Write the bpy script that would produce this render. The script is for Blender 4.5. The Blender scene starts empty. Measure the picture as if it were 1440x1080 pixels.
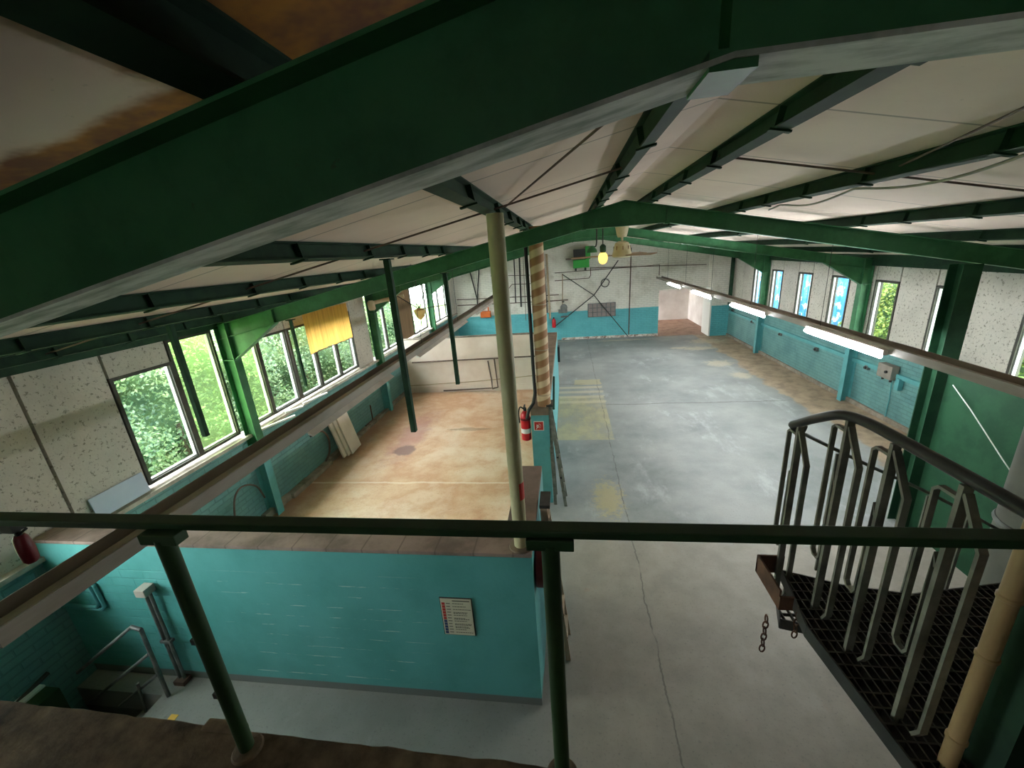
import bpy, bmesh, math, random
from mathutils import Vector, Matrix
random.seed(7)
PI = math.pi
SC = bpy.context.scene
COL = SC.collection
LOC = {}

# ------------------------------------------------------------------ helpers
def lin(c):
    c = c / 255.0
    return c / 12.92 if c <= 0.04045 else ((c + 0.055) / 1.055) ** 2.4
def rgb(r, g, b):
    return (lin(r), lin(g), lin(b), 1.0)

class NT:
    """small wrapper that makes node graphs short to write"""
    def __init__(self, name):
        self.m = bpy.data.materials.new(name); self.m.use_nodes = True
        self.t = self.m.node_tree; self.t.nodes.clear()
        self.out = self.t.nodes.new('ShaderNodeOutputMaterial')
    def n(self, typ, **kw):
        nd = self.t.nodes.new(typ)
        for k, v in kw.items():
            setattr(nd, k, v)
        return nd
    def put(self, sock, v):
        if hasattr(v, 'is_output') or isinstance(v, bpy.types.NodeSocket):
            self.t.links.new(v, sock)
        elif v is not None:
            sock.default_value = v
    def math(self, op, a, b=None, clamp=False):
        nd = self.n('ShaderNodeMath', operation=op, use_clamp=clamp)
        self.put(nd.inputs[0], a)
        if b is not None: self.put(nd.inputs[1], b)
        return nd.outputs[0]
    def pos(self):
        if not hasattr(self, '_p'):
            g = self.n('ShaderNodeNewGeometry'); self._p = g.outputs['Position']
            s = self.n('ShaderNodeSeparateXYZ'); self.t.links.new(self._p, s.inputs[0])
            self.x, self.y, self.z = s.outputs[0], s.outputs[1], s.outputs[2]
        return self._p
    def comb(self, x, y, z):
        c = self.n('ShaderNodeCombineXYZ')
        self.put(c.inputs[0], x); self.put(c.inputs[1], y); self.put(c.inputs[2], z)
        return c.outputs[0]
    def noise(self, scale, detail=4.0, rough=0.55, vec=None, stretch=None):
        v = vec if vec is not None else self.pos()
        if stretch:
            mp = self.n('ShaderNodeMapping'); self.t.links.new(v, mp.inputs[0]); mp.inputs['Scale'].default_value = stretch
            v = mp.outputs[0]
        nd = self.n('ShaderNodeTexNoise'); self.t.links.new(v, nd.inputs['Vector'])
        nd.inputs['Scale'].default_value = scale; nd.inputs['Detail'].default_value = detail; nd.inputs['Roughness'].default_value = rough
        return nd.outputs[0]
    def ramp(self, fac, stops):
        nd = self.n('ShaderNodeValToRGB'); self.put(nd.inputs[0], fac)
        e = nd.color_ramp.elements
        e[0].position, e[0].color = stops[0]; e[1].position, e[1].color = stops[-1]
        for p, c in stops[1:-1]:
            k = e.new(p); k.color = c
        return nd.outputs[0]
    def step(self, v, lo, hi):
        nd = self.n('ShaderNodeMapRange'); nd.clamp = True; nd.interpolation_type = 'SMOOTHSTEP'
        self.put(nd.inputs[0], v); nd.inputs[1].default_value = lo; nd.inputs[2].default_value = hi
        return nd.outputs[0]
    def mix(self, fac, a, b, blend='MIX'):
        nd = self.n('ShaderNodeMix', data_type='RGBA', blend_type=blend)
        self.put(nd.inputs['Factor'], fac); self.put(nd.inputs[6], a); self.put(nd.inputs[7], b)
        return nd.outputs[2]
    def bump(self, h, strength=0.3, dist=0.02):
        nd = self.n('ShaderNodeBump'); nd.inputs['Strength'].default_value = strength; nd.inputs['Distance'].default_value = dist
        self.put(nd.inputs['Height'], h); return nd.outputs[0]
    def pbr(self, color, rough=0.6, normal=None, metal=0.0, spec=0.5):
        p = self.n('ShaderNodeBsdfPrincipled')
        self.put(p.inputs['Base Color'], color); self.put(p.inputs['Roughness'], rough); p.inputs['Metallic'].default_value = metal
        p.inputs['Specular IOR Level'].default_value = spec
        if normal is not None: self.t.links.new(normal, p.inputs['Normal'])
        self.t.links.new(p.outputs[0], self.out.inputs[0]); return self.m
    def rect(self, x0, x1, y0, y1, nz, amp=0.1, soft=0.04):
        """mask of a patch on the floor with a ragged edge"""
        self.pos()
        a = self.math('SUBTRACT', self.x, x0); b = self.math('SUBTRACT', x1, self.x)
        c = self.math('SUBTRACT', self.y, y0); d = self.math('SUBTRACT', y1, self.y)
        m = self.math('MINIMUM', self.math('MINIMUM', a, b), self.math('MINIMUM', c, d))
        m = self.math('ADD', m, self.math('MULTIPLY', self.math('SUBTRACT', nz, 0.5), amp))
        return self.step(m, 0.0, soft)
    def blob(self, cx, cy, rx, ry, nz, amp=0.6, soft=0.25):
        self.pos()
        dx = self.math('DIVIDE', self.math('SUBTRACT', self.x, cx), rx); dy = self.math('DIVIDE', self.math('SUBTRACT', self.y, cy), ry)
        r = self.math('SQRT', self.math('ADD', self.math('MULTIPLY', dx, dx), self.math('MULTIPLY', dy, dy)))
        m = self.math('ADD', self.math('SUBTRACT', 1.0, r), self.math('MULTIPLY', self.math('SUBTRACT', nz, 0.5), amp * 2))
        return self.step(m, 0.0, soft)

def simple(name, c1, c2=None, scale=6, rough=0.6, bump=0.0, metal=0.0, stretch=None, spec=0.5, lo=0.35, hi=0.7):
    g = NT(name)
    if c2 is None:
        return g.pbr(c1, rough, None, metal, spec)
    nz = g.noise(scale, 6, 0.6, stretch=stretch)
    col = g.ramp(nz, [(lo, c1), (hi, c2)])
    return g.pbr(col, rough, g.bump(nz, bump, 0.01) if bump else None, metal, spec)

# ---- geometry into a bmesh
def BM(): return bmesh.new()
def box(bm, x0, x1, y0, y1, z0, z1, M=None):
    vs = [Vector((x, y, z)) for z in (z0, z1) for y in (y0, y1) for x in (x0, x1)]
    if M is not None: vs = [M @ v for v in vs]
    v = [bm.verts.new(p) for p in vs]
    for f in ((0, 2, 3, 1), (4, 5, 7, 6), (0, 1, 5, 4), (2, 6, 7, 3), (0, 4, 6, 2), (1, 3, 7, 5)):
        bm.faces.new([v[i] for i in f])
    return bm
def prism(bm, pts, axis, a, b):
    """outline pts (2-D) pushed along an axis from a to b; axis 'y' uses (x,z), 'x' uses (y,z), 'z' uses (x,y)"""
    def P(p, t):
        return {'y': (p[0], t, p[1]), 'x': (t, p[0], p[1]), 'z': (p[0], p[1], t)}[axis]
    A = [bm.verts.new(P(p, a)) for p in pts]; B = [bm.verts.new(P(p, b)) for p in pts]
    n = len(pts)
    bm.faces.new(A); bm.faces.new(B[::-1])
    for i in range(n):
        bm.faces.new([A[i], B[i], B[(i + 1) % n], A[(i + 1) % n]])
    return bm
def tube(bm, pts, r, seg=10, caps=True, radii=None, flat=None):
    """round (or flat bar when flat=(w,h)) section swept along pts"""
    pts = [Vector(p) for p in pts]; rings = []; prev = None
    for i, p in enumerate(pts):
        if i == 0: d = pts[1] - p
        elif i == len(pts) - 1: d = p - pts[i - 1]
        else: d = (pts[i + 1] - p).normalized() + (p - pts[i - 1]).normalized()
        d.normalize()
        if prev is None:
            up = Vector((0, 0, 1)) if abs(d.z) < 0.9 else Vector((0, 1, 0))
            u = d.cross(up).normalized()
        else:
            u = (prev - d * prev.dot(d)).normalized()
        w = d.cross(u).normalized(); prev = u
        rr = radii[i] if radii else r
        if flat:
            ring = [p + u * (sx * flat[0] / 2) + w * (sy * flat[1] / 2) for sx, sy in ((-1, -1), (1, -1), (1, 1), (-1, 1))]
        else:
            ring = [p + (u * math.cos(2 * PI * k / seg) + w * math.sin(2 * PI * k / seg)) * rr for k in range(seg)]
        rings.append([bm.verts.new(q) for q in ring])
    s = len(rings[0])
    for a, b in zip(rings, rings[1:]):
        for k in range(s):
            bm.faces.new([a[k], a[(k + 1) % s], b[(k + 1) % s], b[k]])
    if caps:
        bm.faces.new(rings[0][::-1]); bm.faces.new(rings[-1])
    return bm
def lathe(bm, prof, c, axis='z', seg=24):
    """profile of (radius, height) turned about an axis through c"""
    c = Vector(c); rings = []
    for r, h in prof:
        ring = []
        for k in range(seg):
            a = 2 * PI * k / seg; u, v = r * math.cos(a), r * math.sin(a)
            ring.append(bm.verts.new(c + (Vector((u, v, h)) if axis == 'z' else Vector((u, h, v)) if axis == 'y' else Vector((h, u, v)))))
        rings.append(ring)
    for a, b in zip(rings, rings[1:]):
        for k in range(seg):
            bm.faces.new([a[k], a[(k + 1) % seg], b[(k + 1) % seg], b[k]])
    bm.faces.new(rings[0][::-1]); bm.faces.new(rings[-1])
    return bm
def cyl(bm, a, b, r, seg=14): return tube(bm, [a, b], r, seg)
def arc(c, r, a0, a1, n, plane='xz', k=0.0):
    out = []
    for i in range(n + 1):
        a = math.radians(a0 + (a1 - a0) * i / n); u, v = r * math.cos(a), r * math.sin(a)
        out.append({'xz': (c[0] + u, c[1], c[2] + v), 'yz': (c[0], c[1] + u, c[2] + v), 'xy': (c[0] + u, c[1] + v, c[2])}[plane])
    return out

# ---- objects
def link(name, bm, mat, parent=None, smooth=False, label=None, bevel=0.0):
    base = LOC.get(parent.name if parent else None, Vector((0, 0, 0)))
    bmesh.ops.recalc_face_normals(bm, faces=bm.faces)
    if bevel:
        bmesh.ops.bevel(bm, geom=[e for e in bm.edges if len(e.link_faces) == 2 and e.calc_face_angle(0) > 0.6], offset=bevel, segments=2, affect='EDGES', profile=0.6)
    bmesh.ops.translate(bm, vec=-base, verts=bm.verts)
    me = bpy.data.meshes.new(name); bm.to_mesh(me); bm.free()
    mats = mat if isinstance(mat, (list, tuple)) else [mat]
    for m in mats: me.materials.append(m)
    if smooth:
        me.polygons.foreach_set('use_smooth', [True] * len(me.polygons))
        try: me.set_sharp_from_angle(angle=math.radians(40))
        except Exception: pass
    o = bpy.data.objects.new(name, me); COL.objects.link(o)
    if parent:
        o.parent = parent
    LOC[o.name] = base
    if label: o['label'] = label
    return o
def thing(name, label, cat, loc=(0, 0, 0), group=None, kind=None):
    o = bpy.data.objects.new(name, None); COL.objects.link(o)
    o.location = loc; LOC[o.name] = Vector(loc); o.empty_display_size = 0.1
    o['label'] = label; o['category'] = cat
    if group: o['group'] = group
    if kind: o['kind'] = kind
    return o
def tag(o, label, cat, group=None, kind=None):
    o['label'] = label; o['category'] = cat
    if group: o['group'] = group
    if kind: o['kind'] = kind
    # a thing of one mesh gets its origin at its base
    if o.type == 'MESH' and o.parent is None and len(o.data.vertices):
        co = [v.co for v in o.data.vertices]
        c = Vector(((min(v.x for v in co) + max(v.x for v in co)) / 2, (min(v.y for v in co) + max(v.y for v in co)) / 2, min(v.z for v in co)))
        o.data.transform(Matrix.Translation(-c)); o.location = c; LOC[o.name] = c
    return o
def struct(name, bm, mat, parent=None, label=None, cat=None, **kw):
    o = link(name, bm, mat, parent, **kw)
    if parent is None:
        o['kind'] = 'structure'
        o['label'] = label or name.replace('_', ' '); o['category'] = cat or name.split('_')[0]
    return o

# ------------------------------------------------------------------ measured layout (metres)
XL, XR = -5.30, 6.74            # inner faces of the long walls
XRIDGE, YF = 0.72, [0.71, 5.55, 10.40, 15.25]   # portal frames
YFAR = 19.10
def ztop(x): return 4.56 - 0.204 * abs(x - XRIDGE)      # top of the rafters
def zbot(x): return min(4.266, 4.37 - 0.208 * abs(x - XRIDGE))
ROOF = 0.105

# ------------------------------------------------------------------ materials
def brick_height(g, u, v, bw=0.25, bh=0.083, mortar=0.010):
    b = g.n('ShaderNodeTexBrick'); g.t.links.new(g.comb(u, v, 0.0), b.inputs['Vector'])
    b.inputs['Scale'].default_value = 1.0; b.inputs['Mortar Size'].default_value = mortar
    b.inputs['Brick Width'].default_value = bw; b.inputs['Row Height'].default_value = bh
    b.inputs['Mortar Smooth'].default_value = 0.4
    b.inputs['Color1'].default_value = (1, 1, 1, 1); b.inputs['Color2'].default_value = (0.86, 0.86, 0.86, 1); b.inputs['Mortar'].default_value = (0, 0, 0, 1)
    return b.outputs['Fac'], b.outputs['Color']
def painted_brick(name, axis, base, dark, chip=None, white_from=None, white=None, bumpy=0.6, rows=0.083):
    g = NT(name); g.pos()
    u = g.y if axis == 'x' else g.x
    fac, colr = brick_height(g, u, g.z, bh=rows)
    nz = g.noise(2.2, 5, 0.6); fine = g.noise(38, 3, 0.6)
    col = g.mix(g.step(nz, 0.35, 0.75), base, dark)
    if white_from is not None:
        edge = g.math('ADD', g.z, g.math('MULTIPLY', g.math('SUBTRACT', nz, 0.5), 0.05))
        wn = g.noise(1.3, 5, 0.65)
        wcol = g.mix(g.step(wn, 0.45, 0.72), white[0], white[1])
        wcol = g.mix(g.math('MULTIPLY', g.step(g.noise(9, 4, 0.7), 0.62, 0.72), 0.45), wcol, rgb(126, 118, 108))
        col = g.mix(g.step(edge, white_from - 0.01, white_from + 0.01), col, wcol)
    col = g.mix(g.math('MULTIPLY', fac, 0.35), col, g.mix(0.5, col, rgb(40, 50, 52)))
    if chip is not None:
        cn = g.noise(3.0, 6, 0.7, stretch=(2.4, 2.4, 26))
        col = g.mix(g.math('MULTIPLY', g.step(cn, 0.66, 0.69), 0.75), col, chip)
    h = g.math('SUBTRACT', g.math('MULTIPLY', fine, 0.25), g.math('MULTIPLY', fac, 1.0))
    return g.pbr(col, 0.55, g.bump(h, bumpy, 0.02))
TEAL, TEALD = rgb(96, 182, 190), rgb(78, 160, 168)
M_teal_x = painted_brick('teal_brick_long_walls', 'x', rgb(108, 158, 156), rgb(88, 138, 138))
M_teal_y = painted_brick('teal_brick_cross_walls', 'y', TEAL, TEALD, bumpy=0.35)
def front_wall_mat():
    g = NT('teal_front_wall'); g.pos()
    fac, colr = brick_height(g, g.x, g.z, 0.26, 0.10, 0.008)
    nz = g.noise(1.6, 5, 0.6)
    col = g.mix(g.step(nz, 0.35, 0.7), rgb(94, 176, 174), rgb(78, 158, 154))
    # left third keeps its brick relief, the rest is filled smooth
    rel = g.math('SUBTRACT', 1.0, g.step(g.math('ADD', g.x, g.math('MULTIPLY', g.math('SUBTRACT', nz, 0.5), 1.4)), -4.25, -3.9))
    rel = g.math('MULTIPLY', rel, g.math('SUBTRACT', 1.0, g.step(g.z, 1.25, 1.5)))
    # thin pale scratches along the courses
    row = g.math('ABSOLUTE', g.math('SUBTRACT', g.math('FRACT', g.math('DIVIDE', g.z, 0.125)), 0.5))
    line = g.math('SUBTRACT', 1.0, g.step(row, 0.03, 0.06))
    sn = g.noise(2.6, 4, 0.7, stretch=(1.0, 1.0, 9.0))
    sc = g.math('MULTIPLY', line, g.step(sn, 0.53, 0.57))
    sc = g.math('MULTIPLY', sc, g.math('MULTIPLY', g.step(g.x, -3.5, -3.2), g.math('SUBTRACT', 1.0, g.step(g.x, -1.6, -1.2))))
    sc = g.math('MULTIPLY', sc, g.math('SUBTRACT', 1.0, g.step(g.z, 1.3, 1.5)))
    col = g.mix(g.math('MULTIPLY', sc, 0.7), col, rgb(190, 215, 210))
    # grey band of bare render at the foot
    col = g.mix(g.step(g.math('ADD', g.z, g.math('MULTIPLY', nz, 0.03)), 0.12, 0.10), rgb(120, 128, 124), col) if False else g.mix(g.step(g.z, 0.085, 0.10), rgb(112, 118, 114), col)
    h = g.math('ADD', g.math('MULTIPLY', g.math('MULTIPLY', fac, rel), -1.0), g.math('MULTIPLY', g.noise(30, 3), 0.15))
    return g.pbr(col, 0.5, g.bump(h, 0.7, 0.02))
M_front = front_wall_mat()
M_farwall = painted_brick('far_wall_brick', 'y', rgb(104, 194, 202), rgb(90, 180, 190), white_from=1.30, white=(rgb(240, 236, 226), rgb(214, 208, 194)), bumpy=0.9)
M_whitewall = simple('white_plaster', rgb(236, 222, 210), rgb(214, 196, 180), 1.2, 0.75, 0.15)
M_tunnel = simple('tunnel_plaster', rgb(240, 234, 230), rgb(206, 196, 190), 0.9, 0.8, 0.15)

def floor_mat():
    g = NT('grey_concrete_floor'); g.pos()
    big = g.noise(0.55, 6, 0.6); mid = g.noise(3.0, 6, 0.65); fine = g.noise(40, 4, 0.7); rag = g.noise(5.0, 5, 0.7)
    col = g.ramp(big, [(0.38, rgb(112, 118, 117)), (0.5, rgb(128, 133, 132)), (0.62, rgb(144, 147, 145))])
    col = g.mix(g.math('MULTIPLY', g.step(mid, 0.35, 0.7), 0.25), col, rgb(162, 166, 166))
    # scuffed pale salt smears
    sm = g.noise(1.1, 7, 0.72, stretch=(1.0, 0.45, 1.0))
    col = g.mix(g.math('MULTIPLY', g.step(sm, 0.54, 0.68), 0.38), col, rgb(184, 187, 190))
    # the bay near the gallery has lost its paint and shows warmer screed
    bare = g.math('SUBTRACT', 1.0, g.step(g.math('ADD', g.y, g.math('MULTIPLY', rag, 0.8)), 5.3, 6.0))
    col = g.mix(g.math('MULTIPLY', bare, g.math('ADD', 0.25, g.math('MULTIPLY', g.step(g.x, -0.6, 0.2), 0.55))), col, g.mix(g.step(mid, 0.3, 0.7), rgb(150, 143, 130), rgb(130, 124, 112)))
    # yellow painted bay marking beside the partition
    yl = g.rect(-0.36, 0.93, 8.32, 11.2, rag, 0.05, 0.03)
    col = g.mix(g.math('MULTIPLY', yl, g.math('SUBTRACT', 0.85, g.math('MULTIPLY', g.step(sm, 0.42, 0.6), 0.55))), col, g.mix(g.step(mid, 0.4, 0.65), rgb(176, 168, 130), rgb(158, 152, 124)))
    stripe = g.math('SUBTRACT', 1.0, g.step(g.math('ABSOLUTE', g.math('SUBTRACT', g.math('FRACT', g.math('DIVIDE', g.y, 0.42)), 0.5)), 0.18, 0.3))
    ys = g.math('MULTIPLY', g.rect(-0.36, 0.95, 10.6, 12.2, rag, 0.25, 0.03), stripe)
    col = g.mix(g.math('MULTIPLY', ys, 0.55), col, rgb(196, 186, 158))
    col = g.mix(g.math('MULTIPLY', g.rect(0.1, 0.95, 12.2, 12.75, rag, 0.2, 0.03), 0.7), col, rgb(176, 166, 128))
    col = g.mix(g.math('MULTIPLY', g.blob(0.57, 6.1, 0.32, 0.7, g.noise(9, 5, 0.8), 1.3, 0.6), 0.7), col, rgb(172, 160, 116))
    # worn screed along the right wall and by the far opening
    edge = g.math('ADD', g.x, g.math('MULTIPLY', g.math('SUBTRACT', g.noise(0.8, 5, 0.6), 0.5), 1.2))
    st = g.math('MULTIPLY', g.step(edge, 5.45, 5.6), g.step(g.y, 6.4, 7.6))
    col = g.mix(g.math('MULTIPLY', st, 0.85), col, g.mix(g.step(mid, 0.4, 0.65), rgb(176, 152, 122), rgb(138, 118, 96)))
    for cx, cy, rx, ry in ((5.15, 12.7, 0.35, 0.45), (5.0, 14.1, 0.55, 0.5), (5.0, 16.3, 0.8, 0.35), (4.3, 16.5, 0.5, 0.2), (2.3, 18.4, 1.6, 0.16), (-0.1, 18.7, 0.6, 0.1), (5.6, 17.5, 0.8, 0.6)):
        col = g.mix(g.math('MULTIPLY', g.blob(cx, cy, rx, ry, g.noise(5.5, 5, 0.8), 1.2, 0.6), 0.65), col, rgb(190, 178, 154))
    # rust-red spots near the gallery
    rs = g.math('MULTIPLY', g.step(g.noise(1.9, 3, 0.5), 0.66, 0.75), g.math('SUBTRACT', 1.0, g.step(g.y, 4.5, 6.0)))
    col = g.mix(g.math('MULTIPLY', rs, 0.35), col, rgb(150, 112, 96))
    # red-brown clay floor beyond the far opening
    fb = g.math('MULTIPLY', g.step(g.y, 18.7, 19.0), g.step(g.x, 3.6, 3.9))
    col = g.mix(fb, col, g.mix(g.step(mid, 0.4, 0.7), rgb(158, 124, 104), rgb(126, 96, 80)))
    # cracks and joints
    wob = g.math('MULTIPLY', g.math('SUBTRACT', g.noise(1.4, 6, 0.7), 0.5), 0.16)
    def crack(v, at, w):
        d = g.math('ABSOLUTE', g.math('SUBTRACT', g.math('ADD', v, wob), at))
        return g.math('SUBTRACT', 1.0, g.step(d, w * 0.4, w))
    ck = g.math('MULTIPLY', crack(g.x, 0.81, 0.012), g.math('SUBTRACT', 1.0, g.math('MULTIPLY', g.step(g.noise(2.5, 3), 0.5, 0.6), 0.7)))
    cj = g.math('MULTIPLY', crack(g.y, 10.46, 0.03), g.math('MULTIPLY', g.step(g.x, 0.8, 1.0), g.math('SUBTRACT', 1.0, g.step(g.x, 5.0, 5.6))))
    cj2 = g.math('MULTIPLY', crack(g.y, 12.3, 0.03), g.math('SUBTRACT', 1.0, g.step(g.x, 0.3, 0.5)))
    ck = g.math('MAXIMUM', ck, g.math('MAXIMUM', cj, cj2))
    col = g.mix(g.math('MULTIPLY', ck, 0.6), col, rgb(70, 68, 64))
    col = g.mix(g.math('MULTIPLY', g.step(fine, 0.56, 0.68), 0.4), col, rgb(88, 90, 90))
    rough = g.math('ADD', 0.42, g.math('MULTIPLY', mid, 0.3))
    return g.pbr(col, rough, g.bump(g.math('ADD', fine, g.math('MULTIPLY', ck, -1.5)), 0.12, 0.008), spec=0.4)
M_floor = floor_mat()
def orange_mat():
    g = NT('ochre_floor'); g.pos()
    big = g.noise(0.6, 6, 0.62); mid = g.noise(2.4, 6, 0.7); fine = g.noise(34, 4, 0.7)
    col = g.ramp(big, [(0.38, rgb(224, 200, 176)), (0.48, rgb(214, 178, 146)), (0.56, rgb(202, 156, 122)), (0.64, rgb(220, 190, 164))])
    col = g.mix(g.math('MULTIPLY', g.step(mid, 0.5, 0.7), 0.35), col, rgb(196, 146, 116))
    rag = g.noise(3.0, 5, 0.7)
    col = g.mix(g.math('MULTIPLY', g.blob(-3.2, 4.6, 2.4, 1.5, rag, 0.5, 0.7), 0.75), col, rgb(236, 220, 204))  # pale pool of light painted into the near part of the floor
    pur = g.blob(-3.85, 8.7, 0.5, 1.9, rag, 0.7, 0.7)
    col = g.mix(g.math('MULTIPLY', pur, 0.65), col, rgb(176, 118, 112))
    col = g.mix(g.math('MULTIPLY', g.blob(-3.75, 7.9, 0.28, 0.3, rag, 0.5, 0.3), 0.75), col, rgb(120, 92, 92))
    col = g.mix(g.math('MULTIPLY', g.blob(-2.5, 9.0, 0.6, 0.1, rag, 0.8, 0.3), 0.5), col, rgb(130, 104, 80))
    # dirt along the wall side
    e = g.math('ADD', g.x, g.math('MULTIPLY', g.math('SUBTRACT', rag, 0.5), 0.7))
    col = g.mix(g.math('MULTIPLY', g.math('SUBTRACT', 1.0, g.step(e, -5.05, -4.45)), 0.75), col, rgb(150, 116, 92))
    col = g.mix(g.math('MULTIPLY', g.step(g.math('ADD', g.y, rag), 12.0, 12.5), 0.6), col, rgb(176, 140, 112))
    wob = g.math('MULTIPLY', g.math('SUBTRACT', g.noise(1.6, 5), 0.5), 0.12)
    d = g.math('ABSOLUTE', g.math('SUBTRACT', g.math('ADD', g.y, wob), 6.55))
    col = g.mix(g.math('MULTIPLY', g.math('SUBTRACT', 1.0, g.step(d, 0.015, 0.04)), 0.5), col, rgb(238, 224, 206))
    col = g.mix(g.math('MULTIPLY', g.step(fine, 0.57, 0.67), 0.4), col, rgb(150, 108, 82))
    return g.pbr(col, 0.5, g.bump(fine, 0.1, 0.006), spec=0.4)
M_orange = orange_mat()
def ceil_mat():
    g = NT('cream_roof_sheets'); g.pos()
    nz = g.noise(1.3, 5, 0.6); fine = g.noise(60, 3, 0.6)
    col = g.mix(g.step(nz, 0.3, 0.7), rgb(244, 226, 212), rgb(234, 214, 200))
    # sheet joints across the slope
    def joint(v, per, off, w):
        f = g.math('ABSOLUTE', g.math('SUBTRACT', g.math('FRACT', g.math('DIVIDE', g.math('ADD', v, off), per)), 0.5))
        return g.math('SUBTRACT', 1.0, g.step(f, w * 0.4 / per, w / per))
    j = joint(g.y, 0.97, 0.1, 0.012)
    col = g.mix(g.math('MULTIPLY', j, 0.55), col, rgb(96, 84, 72))
    # ochre water stains over the gallery
    rag = g.noise(2.2, 5, 0.7)
    wob = g.math('MULTIPLY', g.math('SUBTRACT', rag, 0.5), 0.25)
    along = g.math('MULTIPLY', g.step(g.math('ADD', g.y, wob), 0.74, 0.80), g.math('SUBTRACT', 1.0, g.step(g.math('ADD', g.y, wob), 1.0, 1.1)))
    ridge = g.math('MULTIPLY', g.step(g.math('ADD', g.x, wob), -0.74, -0.66), g.math('SUBTRACT', 1.0, g.step(g.y, 0.9, 1.0)))
    st = g.math('MULTIPLY', g.math('MAXIMUM', along, ridge), g.math('SUBTRACT', 1.0, g.step(g.x, 0.2, 0.6)))
    col = g.mix(g.math('MULTIPLY', st, 0.95), col, g.mix(g.step(rag, 0.4, 0.6), rgb(196, 132, 40), rgb(120, 72, 44)))
    col = g.mix(g.math('MULTIPLY', g.step(fine, 0.66, 0.76), 0.18), col, rgb(120, 104, 90))
    return g.pbr(col, 0.75, g.bump(g.math('SUBTRACT', fine, g.math('MULTIPLY', j, 2.0)), 0.1, 0.006), spec=0.25)
M_ceil = ceil_mat()
def steel(name, c1, c2, rough=0.45):
    g = NT(name); nz = g.noise(3.5, 6, 0.65); f = g.noise(26, 4, 0.7)
    col = g.mix(g.step(nz, 0.40, 0.62), c1, c2)
    col = g.mix(g.math('MULTIPLY', g.step(f, 0.66, 0.74), 0.5), col, rgb(70, 74, 60))
    return g.pbr(col, rough, g.bump(nz, 0.08, 0.01), spec=0.3)
M_green = steel('green_painted_steel', rgb(66, 124, 84), rgb(54, 106, 72))
M_greend = steel('dark_green_steel', rgb(38, 70, 50), rgb(28, 54, 40), 0.75)
M_greenpanel = steel('green_painted_panel', rgb(36, 80, 54), rgb(28, 68, 46), 0.7)
M_rail = steel('green_rail_paint', rgb(44, 76, 46), rgb(34, 60, 38), 0.5)
M_rail2 = steel('worn_green_post_paint', rgb(46, 72, 42), rgb(36, 58, 34), 0.55)
M_chalky = simple('chalky_flange', rgb(150, 160, 152), rgb(216, 220, 216), 7, 0.8, 0.2, stretch=(1, 3, 1), lo=0.36, hi=0.6)
M_panel = None
def pebble():
    g = NT('pebbledash_panel'); g.pos()
    v = g.n('ShaderNodeTexVoronoi'); g.t.links.new(g.pos(), v.inputs['Vector']); v.inputs['Scale'].default_value = 34
    n2 = g.noise(21, 5, 0.75); n1 = g.noise(1.2, 4, 0.6)
    col = g.mix(g.step(n1, 0.35, 0.7), rgb(208, 203, 192), rgb(190, 186, 176))
    col = g.mix(g.math('MULTIPLY', g.step(n2, 0.56, 0.62), 0.75), col, rgb(110, 108, 94))
    return g.pbr(col, 0.9, g.bump(v.outputs[0], 0.35, 0.01), spec=0.2)
M_panel = pebble()
M_frame = simple('grey_brown_window_frame', rgb(70, 68, 58), rgb(50, 50, 44), 9, 0.6)
M_framew = simple('white_window_bead', rgb(205, 206, 204), rgb(170, 172, 172), 9, 0.6)
M_sill = simple('sill_concrete', rgb(206, 198, 186), rgb(150, 142, 130), 4, 0.85, 0.2)
M_coping = simple('brown_coping', rgb(150, 128, 116), rgb(106, 90, 80), 2.4, 0.8, 0.25)
M_copingd = simple('dusty_coping', rgb(138, 120, 100), rgb(98, 84, 70), 3.0, 0.85, 0.25)
M_plinth = simple('plinth_concrete', rgb(160, 150, 136), rgb(112, 102, 90), 5, 0.85, 0.3)
M_slab = simple('dirty_gallery_concrete', rgb(128, 110, 88), rgb(62, 54, 44), 9, 0.95, 1.0)
M_cream = simple('cream_column_paint', rgb(190, 184, 148), rgb(172, 164, 128), 5, 0.5, 0.05)
M_conduit = simple('weathered_trunking', rgb(160, 150, 138), rgb(120, 110, 100), 4, 0.6, 0.1, stretch=(1, 0.2, 1))
M_reflect = simple('trunking_reflector', rgb(200, 194, 184), rgb(168, 160, 150), 3, 0.5)
M_metal = simple('grey_steel', rgb(130, 134, 132), rgb(92, 96, 94), 8, 0.5, 0.05, 0.3)
M_darkmetal = simple('dark_steel', rgb(62, 62, 60), rgb(40, 40, 38), 8, 0.5, 0.08, 0.2)
M_bar = simple('worn_black_bar', rgb(134, 134, 122), rgb(84, 84, 76), 10, 0.45, 0.1)
M_handrail = simple('black_handrail', rgb(54, 54, 54), rgb(38, 38, 38), 12, 0.35, 0.05, 0.0)
M_grate = simple('grating_steel', rgb(66, 62, 54), rgb(44, 40, 36), 14, 0.6, 0.1, 0.2)
M_rust = simple('rusty_steel', rgb(108, 74, 54), rgb(68, 48, 38), 9, 0.8, 0.2)
M_yellowpipe = simple('ochre_pipe', rgb(184, 156, 112), rgb(138, 108, 76), 7, 0.45, 0.05, stretch=(1, 1, 0.3))
M_greycyl = simple('galvanised_duct', rgb(120, 120, 112), rgb(98, 98, 92), 3, 0.6, 0.05, 0.1)
M_red = simple('extinguisher_red', rgb(196, 30, 40), None, rough=0.3)
M_redd = simple('dark_red', rgb(120, 24, 32), rgb(92, 18, 26), 6, 0.45)
M_white = simple('white_paint', rgb(235, 235, 230), None, rough=0.5)
M_black = simple('black_rubber', rgb(28, 28, 28), None, rough=0.5)
M_brown = simple('rusty_pipe_brown', rgb(112, 92, 80), rgb(80, 66, 58), 9, 0.7, 0.1)
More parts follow.
